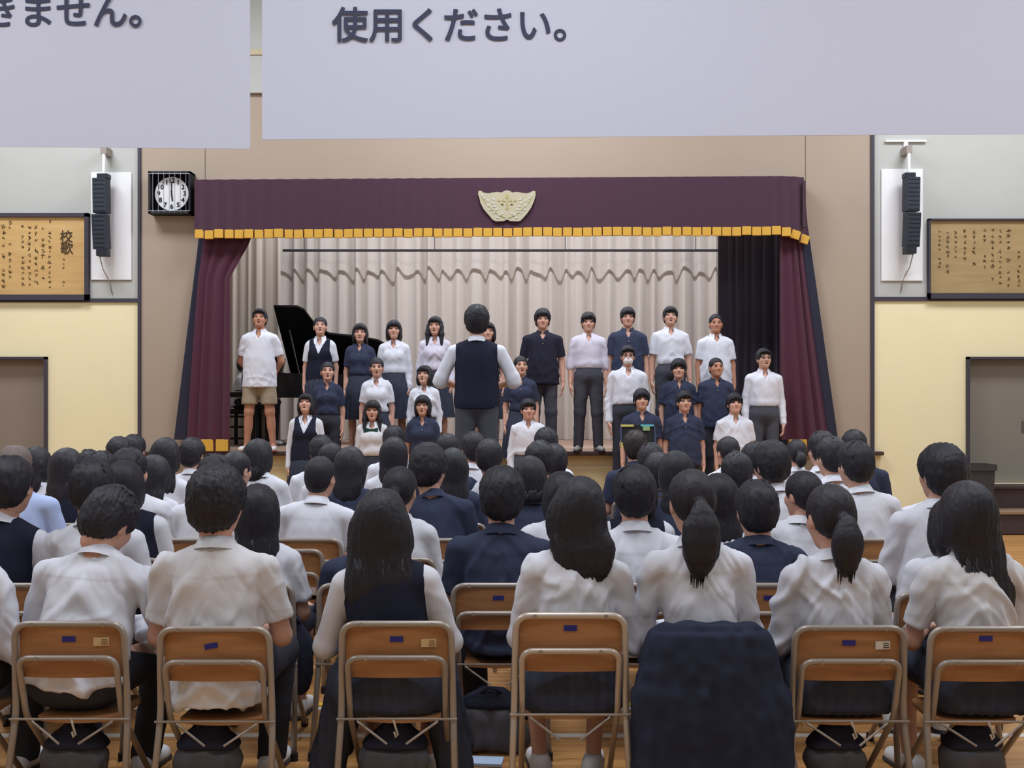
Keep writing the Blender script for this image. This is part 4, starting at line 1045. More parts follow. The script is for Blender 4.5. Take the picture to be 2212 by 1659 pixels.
banner(X(-330, SB), X(540, SB), zpx(314), zpx(321.5), 5.9, 'きません。', 78.5/SB, -36, 30, 'white paper notice ending きません, built as a hung banner at upper left')
banner(X(566, SB), X(2330, SB), zpx(301.5), zpx(288), 5.9, '使用ください。', 79.5/SB, 717, 60, 'wide white paper notice reading 使用ください, built as a hung banner above the stage view')

# ------------------------------------------------------------------ grand piano, stool, risers, podium, music stand, bin
M_PIANO = mat('piano_black', (24, 24, 28), .18, .5)
pz = sh; PO = Vector((X(640, 157), 14.25, pz))
pn = empty('grand_piano', PO); tag(pn, 'black grand piano with raised lid at the left of the stage', 'piano')
PX0 = -3.62-PO.x; PX1 = -1.72-PO.x
def outline(ins=0.0, x0=PX0):
    """keyboard side at x0, straight bass side at y=1.45 (rear), curved treble side towards the hall"""
    P = [(x0+ins, 0+ins), (x0+.68, 0+ins), (x0+.77, .07+ins), (x0+.84, .26+ins), (x0+.92, .46+ins), (x0+1.06, .56+ins), (x0+1.45, .62+ins), (x0+1.72, .70+ins), (PX1-ins, .86+ins), (PX1-ins+.02, 1.1), (PX1-ins-.03, 1.32-ins), (PX1-.2-ins, 1.45-ins), (x0+ins, 1.45-ins)]
    return P
MB().prism(outline(), 'z', .66, .98).build('piano_case', M_PIANO, pn)
MB().prism(outline(.02), 'z', .98, .99).build('rim_edge', M_PIANO, pn)
ld = MB(); lx = PX0+.36; th = math.radians(38.5)
lidp = [(x, 1.45-y) for x, y in outline(0, PX0) if x > lx] + []
lidp = [(lx, 1.45)]+[(x, 1.45-y) for x, y in outline(0, PX0) if x > lx]+[(lx, 0.0)]
V = []
for dz in (0, .024): V += [(x, 1.45-d*math.cos(th)-dz*math.sin(th)*0, 1.0+d*math.sin(th)+dz) for x, d in lidp]
n_ = len(lidp); ld.add(V, [tuple(range(n_)), tuple(range(2*n_-1, n_-1, -1))]+[(i, i+n_, (i+1) % n_+n_, (i+1) % n_) for i in range(n_)]); ld.build('piano_lid', M_PIANO, pn)
MB().box((PX0+.18, .72, 1.005), (.36, 1.44, .03), ch=.004).build('folded_front_lid', M_PIANO, pn)
MB().cyl((PX0+.75, .12, .98), (PX0+.55, .44, 1.0+1.01*math.sin(th)-.03), .011, 8).build('lid_prop', M_PIANO, pn)
MB().box((PX0+.30, .72, 1.12), (.03, 1.0, .22), Matrix.Rotation(math.radians(12), 3, 'Y'), ch=.006).build('music_desk', M_PIANO, pn)
kb = MB().box((PX0-.10, .72, .70), (.24, 1.40, .07), ch=.004).build('key_bed', M_PIANO, pn)
MB().box((PX0-.10, .72, .742), (.15, 1.22, .014)).build('white_keys', mat('ivory', (226, 222, 212), .3, .5), kb)
bk_ = MB()
for k in range(36):
    if k % 7 not in (2, 6): bk_.box((PX0-.075, .14+k*.0335, .756), (.095, .012, .014))
bk_.build('black_keys', M_PIANO, kb)
for x, y in ((PX0+.12, .12), (PX0+.12, 1.32), (PX1-.30, 1.12)):
    l = MB().box((x, y, .36), (.12, .12, .60), ch=.012).build('leg', M_PIANO, pn); MB().cyl((x, y-.015, .03), (x, y+.015, .03), .03, 12).build('caster', mat('brass', (150, 120, 60), .35, .5, metal=.8), l)
MB().box((PX0+.22, .72, .34), (.05, .22, .64), ch=.006).build('pedal_lyre', M_PIANO, pn)
ps = empty('piano_stool', (X(512, 159), 14.85, pz)); tag(ps, 'black piano stool with open ladder sides behind the left curtain', 'stool')
MB().box((0, 0, .47), (.40, .50, .07), ch=.02).build('seat', M_BLACK, ps)
for a in (-1, 1):
    for c in (-1, 1): MB().box((a*.17, c*.22, .22), (.04, .04, .44)).build('leg', M_BLACK, ps)
for z in (.10, .26, .40): MB().box((0, -.22, z), (.32, .025, .03)).build('rail', M_BLACK, ps)

M_RISER = mat('riser_carpet', (92, 84, 84), .9, .1); M_RISERW = mat('riser_wood', (150, 120, 90), .6, .3)
for a, b_, lb in ((640, 1192, 'low wooden choir riser in front of the stage left half'), (1336, 1700, 'low wooden choir riser in front of the stage right half')):
    r = empty('choir_riser', ((X(a, 181)+X(b_, 181))/2, 12.70, 0)); tag(r, lb, 'riser', 'choir risers'); w = X(b_, 181)-X(a, 181)
    MB().box((0, 0, .455), (w, .56, .03), ch=.004).build('deck', M_RISER, r)
    MB().box((0, -.24, .22), (w-.04, .03, .44)).build('front_board', M_RISERW, r)
    for s in (-1, 1): MB().box((s*(w/2-.03), 0, .22), (.04, .50, .44)).build('end_board', M_RISERW, r)
pd = empty('podium', (X(1031, 245), F_PX/245+.07, 0)); tag(pd, 'wooden conductor podium under the conductor in front of the choir', 'podium')
MB().box((0, 0, .56), (.80, .54, .04), ch=.006).build('top_deck', M_RISERW, pd); MB().box((0, 0, .27), (.76, .50, .54), ch=.004).build('podium_body', M_RISER, pd)

ms = empty('music_stand', (X(1378, 215), F_PX/215, 0)); tag(ms, 'black music stand with yellow and cyan stickers before the choir', 'music stand')
zt_, zb_ = Zp(917, 215), Zp(966, 215); R_ = Matrix.Rotation(math.radians(-14), 3, 'X')
dk = MB().box((0, 0, (zt_+zb_)/2), (.352, .016, zt_-zb_), R_, ch=.003).build('desk', M_BLACK, ms)
e = MB(); M_EDGE = mat('stand_edge_blue', (86, 96, 140), .4, .4)
for s in (-1, 1): e.box((s*.170, -.011, (zt_+zb_)/2), (.008, .008, zt_-zb_-.02), R_)
e.build('desk_edge', M_EDGE, dk)
ztop = (zt_-zb_)/2
for nm, c, x, w, z, h_ in (('yellow_sticker', (214, 204, 110), -.105, .13, ztop-.012, .022), ('cyan_sticker', (104, 196, 206), .095, .13, ztop-.010, .020), ('green_sticker', (152, 178, 120), .085, .07, ztop-.042, .042), ('yellow_dot', (206, 196, 86), -.155, .035, -ztop+.02, .045)):
    p = R_ @ Vector((x, -.0125, z)); MB().box((p.x, p.y, p.z+(zt_+zb_)/2), (w, .006, h_), R_).build(nm, mat(nm, c, .5), ms)
MB().cyl((0, .02, .22), (0, .02, zb_+.06), .011, 10).build('pole', M_BLACK, ms)
for k in range(3): MB().tube([(0, .02, .24), (.1*math.cos(k*2.1+.5), .02+.1*math.sin(k*2.1+.5), .20), (.26*math.cos(k*2.1+.5), .02+.26*math.sin(k*2.1+.5), .012)], .009, 8).build('leg', M_BLACK, ms)

bn = empty('waste_bin', (X(2112, 182), F_PX/182, 0.27)); tag(bn, 'dark square bin with flared rim on steps by right door', 'bin')
M_BIN = mat('bin_dark', (62, 60, 64), .5, .3); z1 = Zp(1003, 182)-.27
b = MB(); w0, w1 = .125, .145
b.add([(-w0, -w0, 0), (w0, -w0, 0), (w0, w0, 0), (-w0, w0, 0), (-w1, -w1, z1), (w1, -w1, z1), (w1, w1, z1), (-w1, w1, z1), (-w1+.012, -w1+.012, z1), (w1-.012, -w1+.012, z1), (w1-.012, w1-.012, z1), (-w1+.012, w1-.012, z1), (-w0+.012, -w0+.012, .02), (w0-.012, -w0+.012, .02), (w0-.012, w0-.012, .02), (-w0+.012, w0-.012, .02)],
      [(0, 3, 2, 1), (0, 1, 5, 4), (1, 2, 6, 5), (2, 3, 7, 6), (3, 0, 4, 7), (4, 5, 9, 8), (5, 6, 10, 9), (6, 7, 11, 10), (7, 4, 8, 11), (8, 9, 13, 12), (9, 10, 14, 13), (10, 11, 15, 14), (11, 8, 12, 15), (12, 13, 14, 15)]); b.build('bin_body', M_BIN, bn)
b = MB()
for s in (-1, 1): b.box((s*(w1+.006), 0, z1-.03), (.016, 2*w1+.03, .07)); b.box((0, s*(w1+.006), z1-.03), (2*w1+.0, .016, .07))
b.build('flared_rim', M_BIN, bn)

# ------------------------------------------------------------------ folding chairs
M_TUBE = mat('chair_tube_grey', (156, 146, 136), .32, .5, metal=.25, rand=.12); M_TUBEL = mat('chair_tube_beige', (190, 178, 164), .3, .5, metal=.25)
M_CWOOD = wood('chair_plywood', (152, 104, 64), (178, 128, 84), (3, 30, 30), .42, rand=.06)
M_TAPE = mat('tape_blue', (46, 46, 128), .5, .3); M_STICK = mat('sticker_cream', (214, 186, 140), .6, .2); M_STICKW = mat('sticker_white', (216, 210, 198), .6, .2); M_CORD = mat('cord_cream', (190, 178, 160), .8, .2)
def chair_meshes():
    o = {}
    def keep(name, mb, m): ob = mb.build(name, m); o[name] = ob.data; bpy.data.objects.remove(ob)
    r = .0125
    path = fillet([(-.222, -.262, .012), (-.207, -.168, .42), (-.2, -.196, .755), (.2, -.196, .755), (.207, -.168, .42), (.222, -.262, .012)], .055, 7)
    keep('outer_frame', MB().tube(path, r, 12), M_TUBE)
    path = fillet([(-.176, .235, .012), (-.178, -.150, .405), (-.178, -.214, .634), (.178, -.214, .634), (.178, -.150, .405), (.176, .235, .012)], .045, 7)
    keep('inner_frame', MB().tube(path, .0115, 12), M_TUBE)
    n = 14; V = []
    for yo in (0, .011):
        for z in (.556, .62, .68, .742):
            for i in range(n+1):
                x = -.190+.380*i/n; V.append((x, -.178+.0-.016*(1-(x/.19)**2)+yo+(.742-z)*.03-.004, z))
    Q = []; m_ = (n+1)
    for s_ in (0, 1):
        for j in range(3):
            for i in range(n): a = s_*4*m_+j*m_+i; q = (a, a+1, a+m_+1, a+m_); Q.append(q if s_ == 0 else q[::-1])
    for i in range(n): Q += [(i+1, i, 4*m_+i, 4*m_+i+1), (3*m_+i, 3*m_+i+1, 7*m_+i+1, 7*m_+i)]
    for j in range(3): Q += [(j*m_, (j+1)*m_, (4+j+1)*m_, (4+j)*m_), ((j+1)*m_+n, j*m_+n, (4+j)*m_+n, (5+j)*m_+n)]
    keep('back_panel', MB().add(V, Q), M_CWOOD)
    P = [(-.156, -.100)]+[(x, -.100-.036*(1-(x/.156)**2)) for x in np.linspace(-.13, .13, 9)]+[(.156, -.100), (.150, .13), (.12, .175), (-.12, .175), (-.150, .13)]
    keep('seat', MB().prism(P, 'z', .372, .392), M_CWOOD)
    keep('cross_bar', MB().cyl((-.222, -.192, .404), (.222, -.192, .404), .0048, 8), M_TUBE)
    for s in (-1, 1): keep('fold_stay_%d' % s, MB().cyl((s*.150, -.165, .388), (s*.035, -.20, .315), .0048, 8), M_TUBE)
    keep('back_tape', MB().box((0, 0, 0), (.048, .003, .020)), M_TAPE)
    keep('foot_cap', MB().cyl((0, 0, 0), (0, 0, .035), .017, 12), M_BLACK)
    keep('rivet', MB().cyl((0, -.012, 0), (0, -.0155, 0), .008, 8), M_TUBE)
    keep('hang_cord', MB().tube([(0, -.198, .404), (.008, -.204, .381), (.018, -.204, .351), (.010, -.205, .341), (.004, -.204, .361)], .004, 6), M_CORD)
    return o
CM = chair_meshes()
def chair(x, y, rz, label, detail=True, tubem=None, tape=None, sticker=None, cord=False, low=1.0):
    r = empty('folding_chair', (x, y, 0), rz); r.scale[2] = low; tag(r, label, 'chair', 'folding chairs of the audience')
    def put(nm, me, loc=(0, 0, 0), rot=(0, 0, 0), par=None):
        o = bpy.data.objects.new(nm, me); COL.objects.link(o); o.parent = par or r; o.location = loc; o.rotation_euler = rot; return o
    of = put('outer_frame', CM['outer_frame']); inf = put('inner_frame', CM['inner_frame']); bp = put('back_panel', CM['back_panel']); put('seat', CM['seat'])
    if tubem:
        for o in (of, inf): o.material_slots[0].link = 'OBJECT'; o.material_slots[0].material = tubem
    if detail:
        put('cross_bar', CM['cross_bar'])
        for s in (-1, 1): put('fold_stay', CM['fold_stay_%d' % s])
        for a, b_ in ((-.222, -.262), (.222, -.262), (-.172, .235), (.172, .235)): put('foot_cap', CM['foot_cap'], (a, b_, 0))
        for a, z, yy in ((-.13, .755, -.196), (.13, .755, -.196), (-.11, .634, -.214), (.11, .634, -.214)): put('rivet', CM['rivet'], (a, yy, z))
        t = tape or (0, 0, 0); put('tape', CM['back_tape'], (t[0], -.1985, .700+t[1]), (0, math.radians(-t[2]), 0), bp)
        if cord: put('hang_cord', CM['hang_cord'], (cord if cord is not True else 0, 0, 0))
        if sticker:
            sx, sz, m, kind = sticker; w, h_ = (.056, .030)
            stk = MB().box((sx, -.2000+abs(sx)*.055, sz), (w, .003, h_), Matrix.Rotation(sx*.9, 3, 'Z')).build('label_sticker', m, bp)
            ln = MB(); rr = random.Random(int(sx*1000))
            for k in range(3): ln.box((sx+.012, -.2020+abs(sx)*.055, sz+.008-k*.008), (.026-rr.random()*.008, .001, .0022), Matrix.Rotation(sx*.9, 3, 'Z'))
            if kind == 'one': ln.build('small_print', M_INK, bp); text_mesh('number_print', '1', .020, M_INK, bp, (sx-.016, -.2022+abs(sx)*.055, sz+.002), bold=.0008, ext=.0005)
            else: ln.build('small_print', mat('print_brown', (120, 96, 70), .8), bp)
    return r
def sacking(name, m, parent, prims, h=.012, amp=.004, seed=1, lim=None, cuts=()):
    S = Sdf()
    for p in prims: getattr(S, p[0])(*p[1], **p[2])
    for n_, d_ in cuts: S.cut(n_, d_)
    V, Q, N = S.mesh(h); d = noise3(np.stack([V[:, 0]*30, V[:, 1]*30, V[:, 2]*6], 1), seed)+.5*noise3(V*25, seed+1)
    return link(name, quadmesh(name, V+N*(amp*d)[:, None], Q), m, parent)
M_BAGN = mat('bag_navy_top', (40, 42, 58), .8, .2); M_BAGG = mat('bag_grey_cloth', (92, 92, 98), .85, .15, bump=CLOTH)
def floor_bag(x, y, label, w=.14, hgt=.24, seed=1):
    r = empty('cloth_bag', (x, y, 0)); tag(r, label, 'bag', 'cloth bags on the floor under the chairs')
    sacking('bag_body', M_BAGG, r, [('cap', ((-w*.7, 0, .07), (w*.7, 0, .07), .065), dict(k=.05)), ('cap', ((-w*.55, 0, hgt*.55), (w*.55, 0, hgt*.55), .07, .06), dict(k=.06))], amp=.011, seed=seed, cuts=(((0, 0, -1), -.004),))
    sacking('bag_flap', M_BAGN, r, [('cap', ((-w*.50, 0, hgt*.66), (w*.50, 0, hgt*.66), .068, .064), dict(k=.05)), ('cap', ((-w*.2, 0, hgt*.86), (w*.2, 0, hgt*.86), .035), dict(k=.05))], amp=.004, seed=seed+3, cuts=(((0, 0, -1), -hgt*.68),))
    MB().tube([(-w*.3, -.03, hgt*.9), (-w*.1, -.05, hgt*1.0), (w*.15, -.05, hgt*.98), (w*.3, -.03, hgt*.9)], .007, 6).build('carry_strap', M_BAGN, r)
    return r
# ------------------------------------------------------------------ the choir on stage, risers and floor, all facing the hall (-y)
CH = 'student choir'
def standing(s, cx, top, z0, f, tp, bt, hair, label, yaw=0, pitch=4, arms='side', mouth=1, group=CH, rz=math.pi, **kw):
    height = EYE-(top-HOR)/s-z0
    J = pose_standing(height, f, arms, look=(yaw, pitch, kw.pop('roll', 0)), hs=kw.pop('hs', 1.0), sw=kw.pop('sw', None), fat=kw.pop('fat', 1.0), feet=kw.pop('feet', .01))
    kw.setdefault('face', True); kw.setdefault('res', 1.05); kw.setdefault('seed', int(cx))
    return person(J, ((cx-1106)/s, F_PX/s, z0), rz, label, group, tp, bt, hair, mouth=mouth, **kw)
T_G, T_D, SK = ('trousers', M_GREYT), ('trousers', M_DARKT), ('skirt', M_SKIRT)
ST, RI = .936, .47
# back row, on the stage
B = 176
standing(B, 561, 665, ST, False, ('s', M_WHITE), ('shorts', M_KHAKI), 'short', 'student in untucked white polo and khaki shorts standing before the piano', yaw=6, pitch=10, arms='back', shoes=(M_SHOEW, M_SOLE), skin=M_SKIN_TAN, feet=.055, hem=-.17)
standing(B, 692, 684, ST, True, ('st', M_WHITE, 1), SK, 'tied', 'singer in navy vest and short white sleeves standing before the piano lid', yaw=8, pitch=10)
standing(B, 778, 700, ST, True, ('st', M_NAVY), SK, 'long', 'singer in navy polo with shoulder-length hair standing at the piano tail', yaw=6, hairkw=dict(length=.22))
standing(B, 851, 692, ST, True, ('lt', M_WHITE), SK, 'bob', 'singer with fringe, tucked white long-sleeved shirt and navy skirt, back row', yaw=5, hairkw=dict(length=.10), mouth=0)
standing(B, 940, 683, ST, True, ('lt', M_LILAC), SK, 'longfront', 'singer with very long hair over a pale shirt, back row left of conductor', yaw=-4, hairkw=dict(length=.34))
standing(B, 1054, 697, ST, True, ('st', M_NAVY), SK, 'bob', 'singer with fringe half hidden behind the conductor on stage', yaw=2, hairkw=dict(length=.08), mouth=0)
standing(B, 1172, 668, ST, False, ('s', M_BLACKP), T_G, 'thick', 'tall singer in black polo with thick hair standing right of conductor', yaw=2, pitch=0, hs=1.04, mouth=0, hem=-.13, sw=.185, shoes=(M_SHOED, M_SOLED))
standing(B, 1271, 674, ST, False, ('rt', M_LILAC), T_G, 'fringe', 'singer in pale lilac shirt with rolled sleeves, grey trousers and grey shoes', yaw=-2, pitch=0, mouth=0, shoes=(M_SHOEG, M_SOLED), feet=.02)
standing(B, 1356, 662, ST, False, ('s', M_NAVY), T_D, 'fringe', 'back row singer in navy polo standing behind the masked singer', yaw=-3, pitch=0, mouth=0, hem=-.13)
standing(B, 1448, 660, ST, False, ('st', M_WHITE), T_G, 'fringe', 'back row singer in tucked white short-sleeved shirt, second from right', yaw=-4, pitch=8)
standing(B, 1546, 677, ST, False, ('s', M_WHITE), T_D, 'buzz', 'back row singer with cropped hair and loose white shirt beside black curtain', yaw=-3, pitch=2, skin=M_SKIN_TAN, mouth=0, hem=-.13)
# middle row, on the risers
R_ = 181
standing(R_, 708, 783, RI, True, ('st', M_NAVY), T_D, 'tied', 'middle row singer in navy polo standing leftmost, ear showing', yaw=10, pitch=8)
standing(R_, 814, 773, RI, True, ('st', M_WHITE), SK, 'tied', 'middle row singer in tucked white short-sleeved shirt with tied hair', yaw=6, pitch=2)
standing(R_, 917, 792, RI, True, ('lt', M_WHITE), SK, 'bob', 'smiling bob-haired singer in white long sleeves left of the conductor', yaw=-12, pitch=12, hairkw=dict(length=.07))
standing(R_, 1125, 769, RI, True, ('st', M_NAVY), SK, 'tied', 'middle row singer in navy polo standing just right of the conductor', yaw=10, pitch=6, arms=('side', 'side'))
standing(R_, 1356, 745, RI, False, ('lt', M_WHITE), T_D, 'short', 'singer in white face mask and glasses with long white sleeves', yaw=-2, pitch=0, mask=True, glasses=True, mouth=0)
standing(R_, 1466, 777, RI, False, ('s', M_NAVY), T_D, 'bowl', 'middle row singer in navy polo with fringe right of the masked singer', yaw=-8, pitch=4, mouth=0)
standing(R_, 1547, 773, RI, False, ('s', M_NAVY), T_D, 'buzz', 'middle row singer in navy polo with cropped hair', yaw=8, pitch=6, skin=M_SKIN_TAN, mouth=0)
standing(R_, 1650, 752, RI, False, ('lt', M_WHITE), T_G, 'short', 'singer in glasses and long white sleeves, rightmost of the choir', yaw=6, pitch=6, glasses=True)
# front row, on the floor
FR = 187
standing(FR, 661, 850, 0, True, ('lt', M_WHITE, 1), SK, 'bob', 'front row singer in navy vest and long white sleeves, mouth wide open', yaw=0, pitch=16, hairkw=dict(length=.10))
standing(FR, 805, 866, 0, True, ('lt', M_CREAM), ('skirt', M_DARKT), 'longfront', 'front row singer with long hair and dark green ribbon on white blouse', yaw=2, pitch=2, hairkw=dict(length=.26), ribbon=True, hem=-.02)
standing(FR, 913, 854, 0, True, ('st', M_NAVY), SK, 'long', 'front row singer in navy polo with long hair and fringe', yaw=-2, pitch=2, hairkw=dict(length=.24))
standing(FR, 1141, 864, 0, False, ('lt', M_WHITE), T_G, 'fringe', 'front row short-haired singer in white long-sleeved shirt right of conductor', yaw=6, pitch=4, mouth=0, hem=-.03, sw=.165)
standing(FR, 1386, 840, 0, False, ('s', M_NAVY), T_D, 'bowl', 'front row singer in navy polo standing behind the music stand', yaw=0, pitch=4, mouth=0)
standing(FR, 1478, 845, 0, False, ('s', M_NAVY), T_D, 'fringe', 'front row singer in navy polo right of the music stand', yaw=4, pitch=4, mouth=0)
standing(FR, 1587, 850, 0, False, ('s', M_WHITE), T_D, 'bowl', 'front row singer with low fringe and loose white short-sleeved shirt', yaw=0, pitch=10, mouth=0, hem=-.08)
# conductor on the podium, back to us, and the pianist
standing(245, 1030, 665, .58, False, ('rt', M_WHITE, 1), T_G, 'thick', 'conductor in black knit vest and white sleeves seen from behind, arms raised', rz=0, yaw=2, pitch=0, arms='conduct', group=None, hs=1.12, mouth=0, sw=.188, fat=1.07, feet=.03, res=.9)
Jp = pose_seated(0, 1.235, False, lean=6, hs=1.0, look=(0, -8, 0), arms='keys', seat=.505); 
person(Jp, (X(506, 159), 14.87, ST), -math.pi/2, 'pianist in white shirt seated at the piano beside the left curtain', None, ('l', M_WHITE), T_D, 'fringe', face=True, res=1.1, seed=4)

# ------------------------------------------------------------------ the seated audience, seen from behind
AU = 'seated audience'
ROW = {1: 560.0, 2: 468.0, 1.9: 490.0, 2.5: 430.0, 3: 406.0, 4: 358.0, 5: 320.0, 6: 289.0, 7: 264.0, 8: 243.0}
SKS = ('skirt', M_SKIRT)
CHAIR_FOR = []
def seat(row, hx, top, bx, f, hair, tp, label, yaw=0, pitch=-4, roll=0, lean=4, hk={}, chair_kw={}, chair_px=None, short=None, bt=None, **kw):
    s = ROW[row]; ztop = EYE-(top-HOR)/s; dx = (hx-bx)/s
    res = .62 if row == 1 else (.8 if row < 3 else (1.0 if row < 5 else 1.25))
    J = pose_seated(dx, ztop, f, lean=lean, look=(yaw, pitch, roll), arms=kw.pop('arms', 'lap'), hs=kw.pop('hs', 1.09 if not f else 1.06), sw=kw.pop('sw', None), fat=kw.pop('fat', 1.0))
    bt = bt or (SKS if f else T_D)
    o = person(J, ((bx-1106)/s, F_PX/s, 0), 0, label, AU, tp, bt, hair, res=res, hairkw=hk, seed=kw.pop('seed', int(hx)+int(row*7)), hands=row <= 2, shoes=kw.pop('shoes', (M_SHOEW, M_SOLED)) if row <= 4 else False, **kw)
    if chair_kw is not None: CHAIR_FOR.append((row, (bx-1106)/s if chair_px is None else (chair_px-1106)/(s*1.048), F_PX/s, short or label, chair_kw))
    return o
W_S, W_L, N_S, V_L, V_S = ('s', M_WHITE), ('l', M_WHITE), ('s', M_NAVY), ('l', M_WHITE, 1), ('s', M_WHITE, 1)
# row nearest the camera
seat(1, -118, 1050, -122, False, 'short', W_L, 'student at the left picture edge, only a white sleeve and knee in view', short='the student cut off at the left edge', chair_px=-150)
seat(1, 199, 1065, 168, False, 'short', ('l', M_WHITE), 'student hunched forward with head bowed, rumpled untucked long-sleeved white shirt', yaw=-18, pitch=-34, roll=8, lean=17, arms='wide', hem=-.075, fat=1.05, sw=.195, chair_px=150, chair_kw=dict(sticker=(.118, .690, M_STICK, ''), cord=.01), short='the student with bowed head')
seat(1, 466, 1012, 468, False, 'thick', ('s', M_CREAM), 'upright student with thick short hair, loose cream short-sleeved shirt hanging low', yaw=-6, pitch=-3, lean=2, arms='lap', hem=-.20, sw=.19, fat=1.05, hs=1.12, chair_px=464, chair_kw=dict(tape=(-.012, -.008, 10), low=.975), short='the cream-shirted student')
seat(1, 822, 1060, 842, True, 'long', ('lt', M_WHITE, 1), 'student with long straight hair over a navy vest and white sleeves, front', pitch=-2, lean=4, hk=dict(length=.305, big=1.28), arms='wide', skirt_wide=.035, chair_px=857, sw=.168, chair_kw=dict(sticker=(.118, .685, M_STICK, ''), cord=-.012), short='the long-haired student in a vest')
seat(1, 1252, 1034, 1235, True, 'long', ('lt', M_WHITE), 'student with shoulder-length hair tilted right, white long-sleeved shirt, bright-framed chair', yaw=-8, pitch=-4, roll=9, lean=4, hk=dict(length=.165, sway=.03, big=1.16), hem=-.04, chair_px=1232, sw=.175, chair_kw=dict(low=1.04, tubem=M_TUBEL, tape=(.0, .012, 0)), short='the student with tilted shoulder-length hair')
seat(1, 1499, 1018, 1518, True, 'pony', ('lt', M_WHITE), 'ponytailed student in white shirt, chair covered by a navy sweater', yaw=7, pitch=-6, lean=5, hk=dict(length=.265, sway=-.012, big=1.6), hem=-.04, chair_px=1530, sw=.172, chair_kw=dict(low=.95), short='the ponytailed student, under a navy sweater')
seat(1, 1801, 1050, 1811, True, 'pony', ('lt', M_WHITE), 'ponytailed student in white shirt, second from right in the nearest row', yaw=9, pitch=-6, lean=5, hk=dict(length=.20, sway=-.006, big=1.3), hem=-.04, chair_px=1835, sw=.165, chair_kw=dict(low=.98, sticker=(.122, .690, M_STICKW, 'one'), tape=(-.004, 0, 0), cord=.005), short='the ponytailed student second from right')
seat(1, 2100, 1045, 2112, True, 'long', ('st', M_CREAM), 'student with very long flowing hair, cream short-sleeved shirt, rightmost front chair', yaw=4, pitch=-4, roll=2, lean=6, hk=dict(length=.39, sway=.075), hem=-.05, chair_px=2128, sw=.175, chair_kw=dict(low=.975, tape=(.0, .02, 0), cord=.01), short='the rightmost long-haired student')
# second row
seat(2, 14, 990, -22, False, 'short', V_L, 'student in navy vest with white collar at left edge, second row', chair_px=-10)
seat(2, 193, 997, 204, False, 'short', W_L, 'student in white shirt directly behind the bowed head, second row', pitch=-6)
seat(2, 549, 1050, 556, True, 'long', W_S, 'long-haired student in white short sleeves behind the cream-shirted student', yaw=6, hk=dict(length=.25, sway=.01), lean=8)
seat(2, 806, 1078, 800, False, 'short', N_S, 'student in navy polo mostly hidden behind long hair and vest', lean=10, pitch=-14)
seat(2, 1084, 1015, 1078, False, 'thick', N_S, 'broad-backed student in navy polo with thick short hair, second row', sw=.19)
seat(2, 1372, 1010, 1372, False, 'short', ('s', M_WHITE), 'student with short hair and crisp white collar beside the tilted head', sw=.18)
seat(2, 1640, 1043, 1640, False, 'short', N_S, 'student in navy polo between the two ponytails, second row', lean=7)
seat(2.5, 2037, 965, 2012, False, 'thick', ('l', M_WHITE), 'tall student in pale white shirt against the yellow wall at right', yaw=12, pitch=0, hs=1.14, lean=2)
seat(1.9, 2068, 1080, 2052, True, 'bob', W_L, 'white-shirted student almost hidden behind the very long hair at right', hk=dict(length=.08), lean=8, yaw=8, chair_px=2046)
# third row
seat(3, 264, 998, 292, True, 'bob', V_L, 'student with neck-length hair in navy vest behind the bowed head, third row', hk=dict(length=.12), yaw=-4)
seat(3, 863, 1010, 862, True, 'pony', W_L, 'ponytailed student with hairband behind the long-haired vest student', yaw=-10, hk=dict(length=.16, sway=.02))
seat(3, 1213, 1022, 1196, True, 'bob', W_L, 'student with left ear showing, half hidden behind the tilted shoulder-length hair', yaw=14, hk=dict(length=.06), lean=8)
seat(3, 1378, 1008, 1376, True, 'bob', V_L, 'navy-vested student hidden behind the crisp white collar', lean=8, hk=dict(length=.08))
seat(3, 1556, 1026, 1574, True, 'long', W_L, 'long-haired student in white right behind the tall ponytail', hk=dict(length=.26, sway=.03), lean=7)
seat(3, 1740, 1020, 1712, True, 'pony', W_S, 'student turned left with low ponytail, white short sleeves, third row', yaw=26, hk=dict(length=.14, sway=.015), lean=6)

# fourth row
seat(4, 26, 962, 44, False, 'bald', ('s', M_BLUE), 'older person with thinning grey hair and pale blue shirt at left', hair_mat=M_HAIR_GR, yaw=-8, sw=.19)
seat(4, 275, 972, 292, False, 'short', W_S, 'student in white shirt with right ear showing, fourth row left', yaw=-24)
seat(4, 458, 985, 440, False, 'short', W_S, 'student in white shirt behind the thick-haired cream-shirted student', lean=6)
seat(4, 690, 987, 675, False, 'buzz', W_S, 'student with close-cropped hair and white shirt, empty chair behind', yaw=-14, sw=.19, hs=1.05)
seat(4, 926, 963, 946, False, 'thick', N_S, 'student with tousled hair and navy polo, right ear showing, centre left', yaw=-22, sw=.19, hs=1.15)
seat(4, 1146, 988, 1150, True, 'bob', N_S, 'student with neck-length hair and navy polo behind thick-haired navy polo', yaw=-10, hk=dict(length=.07))
seat(4, 1462, 976, 1456, True, 'long', N_S, 'long dark-haired student in navy behind the tall ponytail', hk=dict(length=.26))
seat(4, 1668, 958, 1690, False, 'thick', W_S, 'student in white shirt with thick hair, left jaw showing, fourth row right', yaw=20)
seat(4, 2036, 985, 2026, False, 'short', W_S, 'white-shirted student hidden by the tall student at right')
seat(4, 1852, 957, 1872, False, 'short', W_S, 'student in white shirt sitting in front of a navy shoulder, far right', yaw=14, sw=.185, hs=1.12)
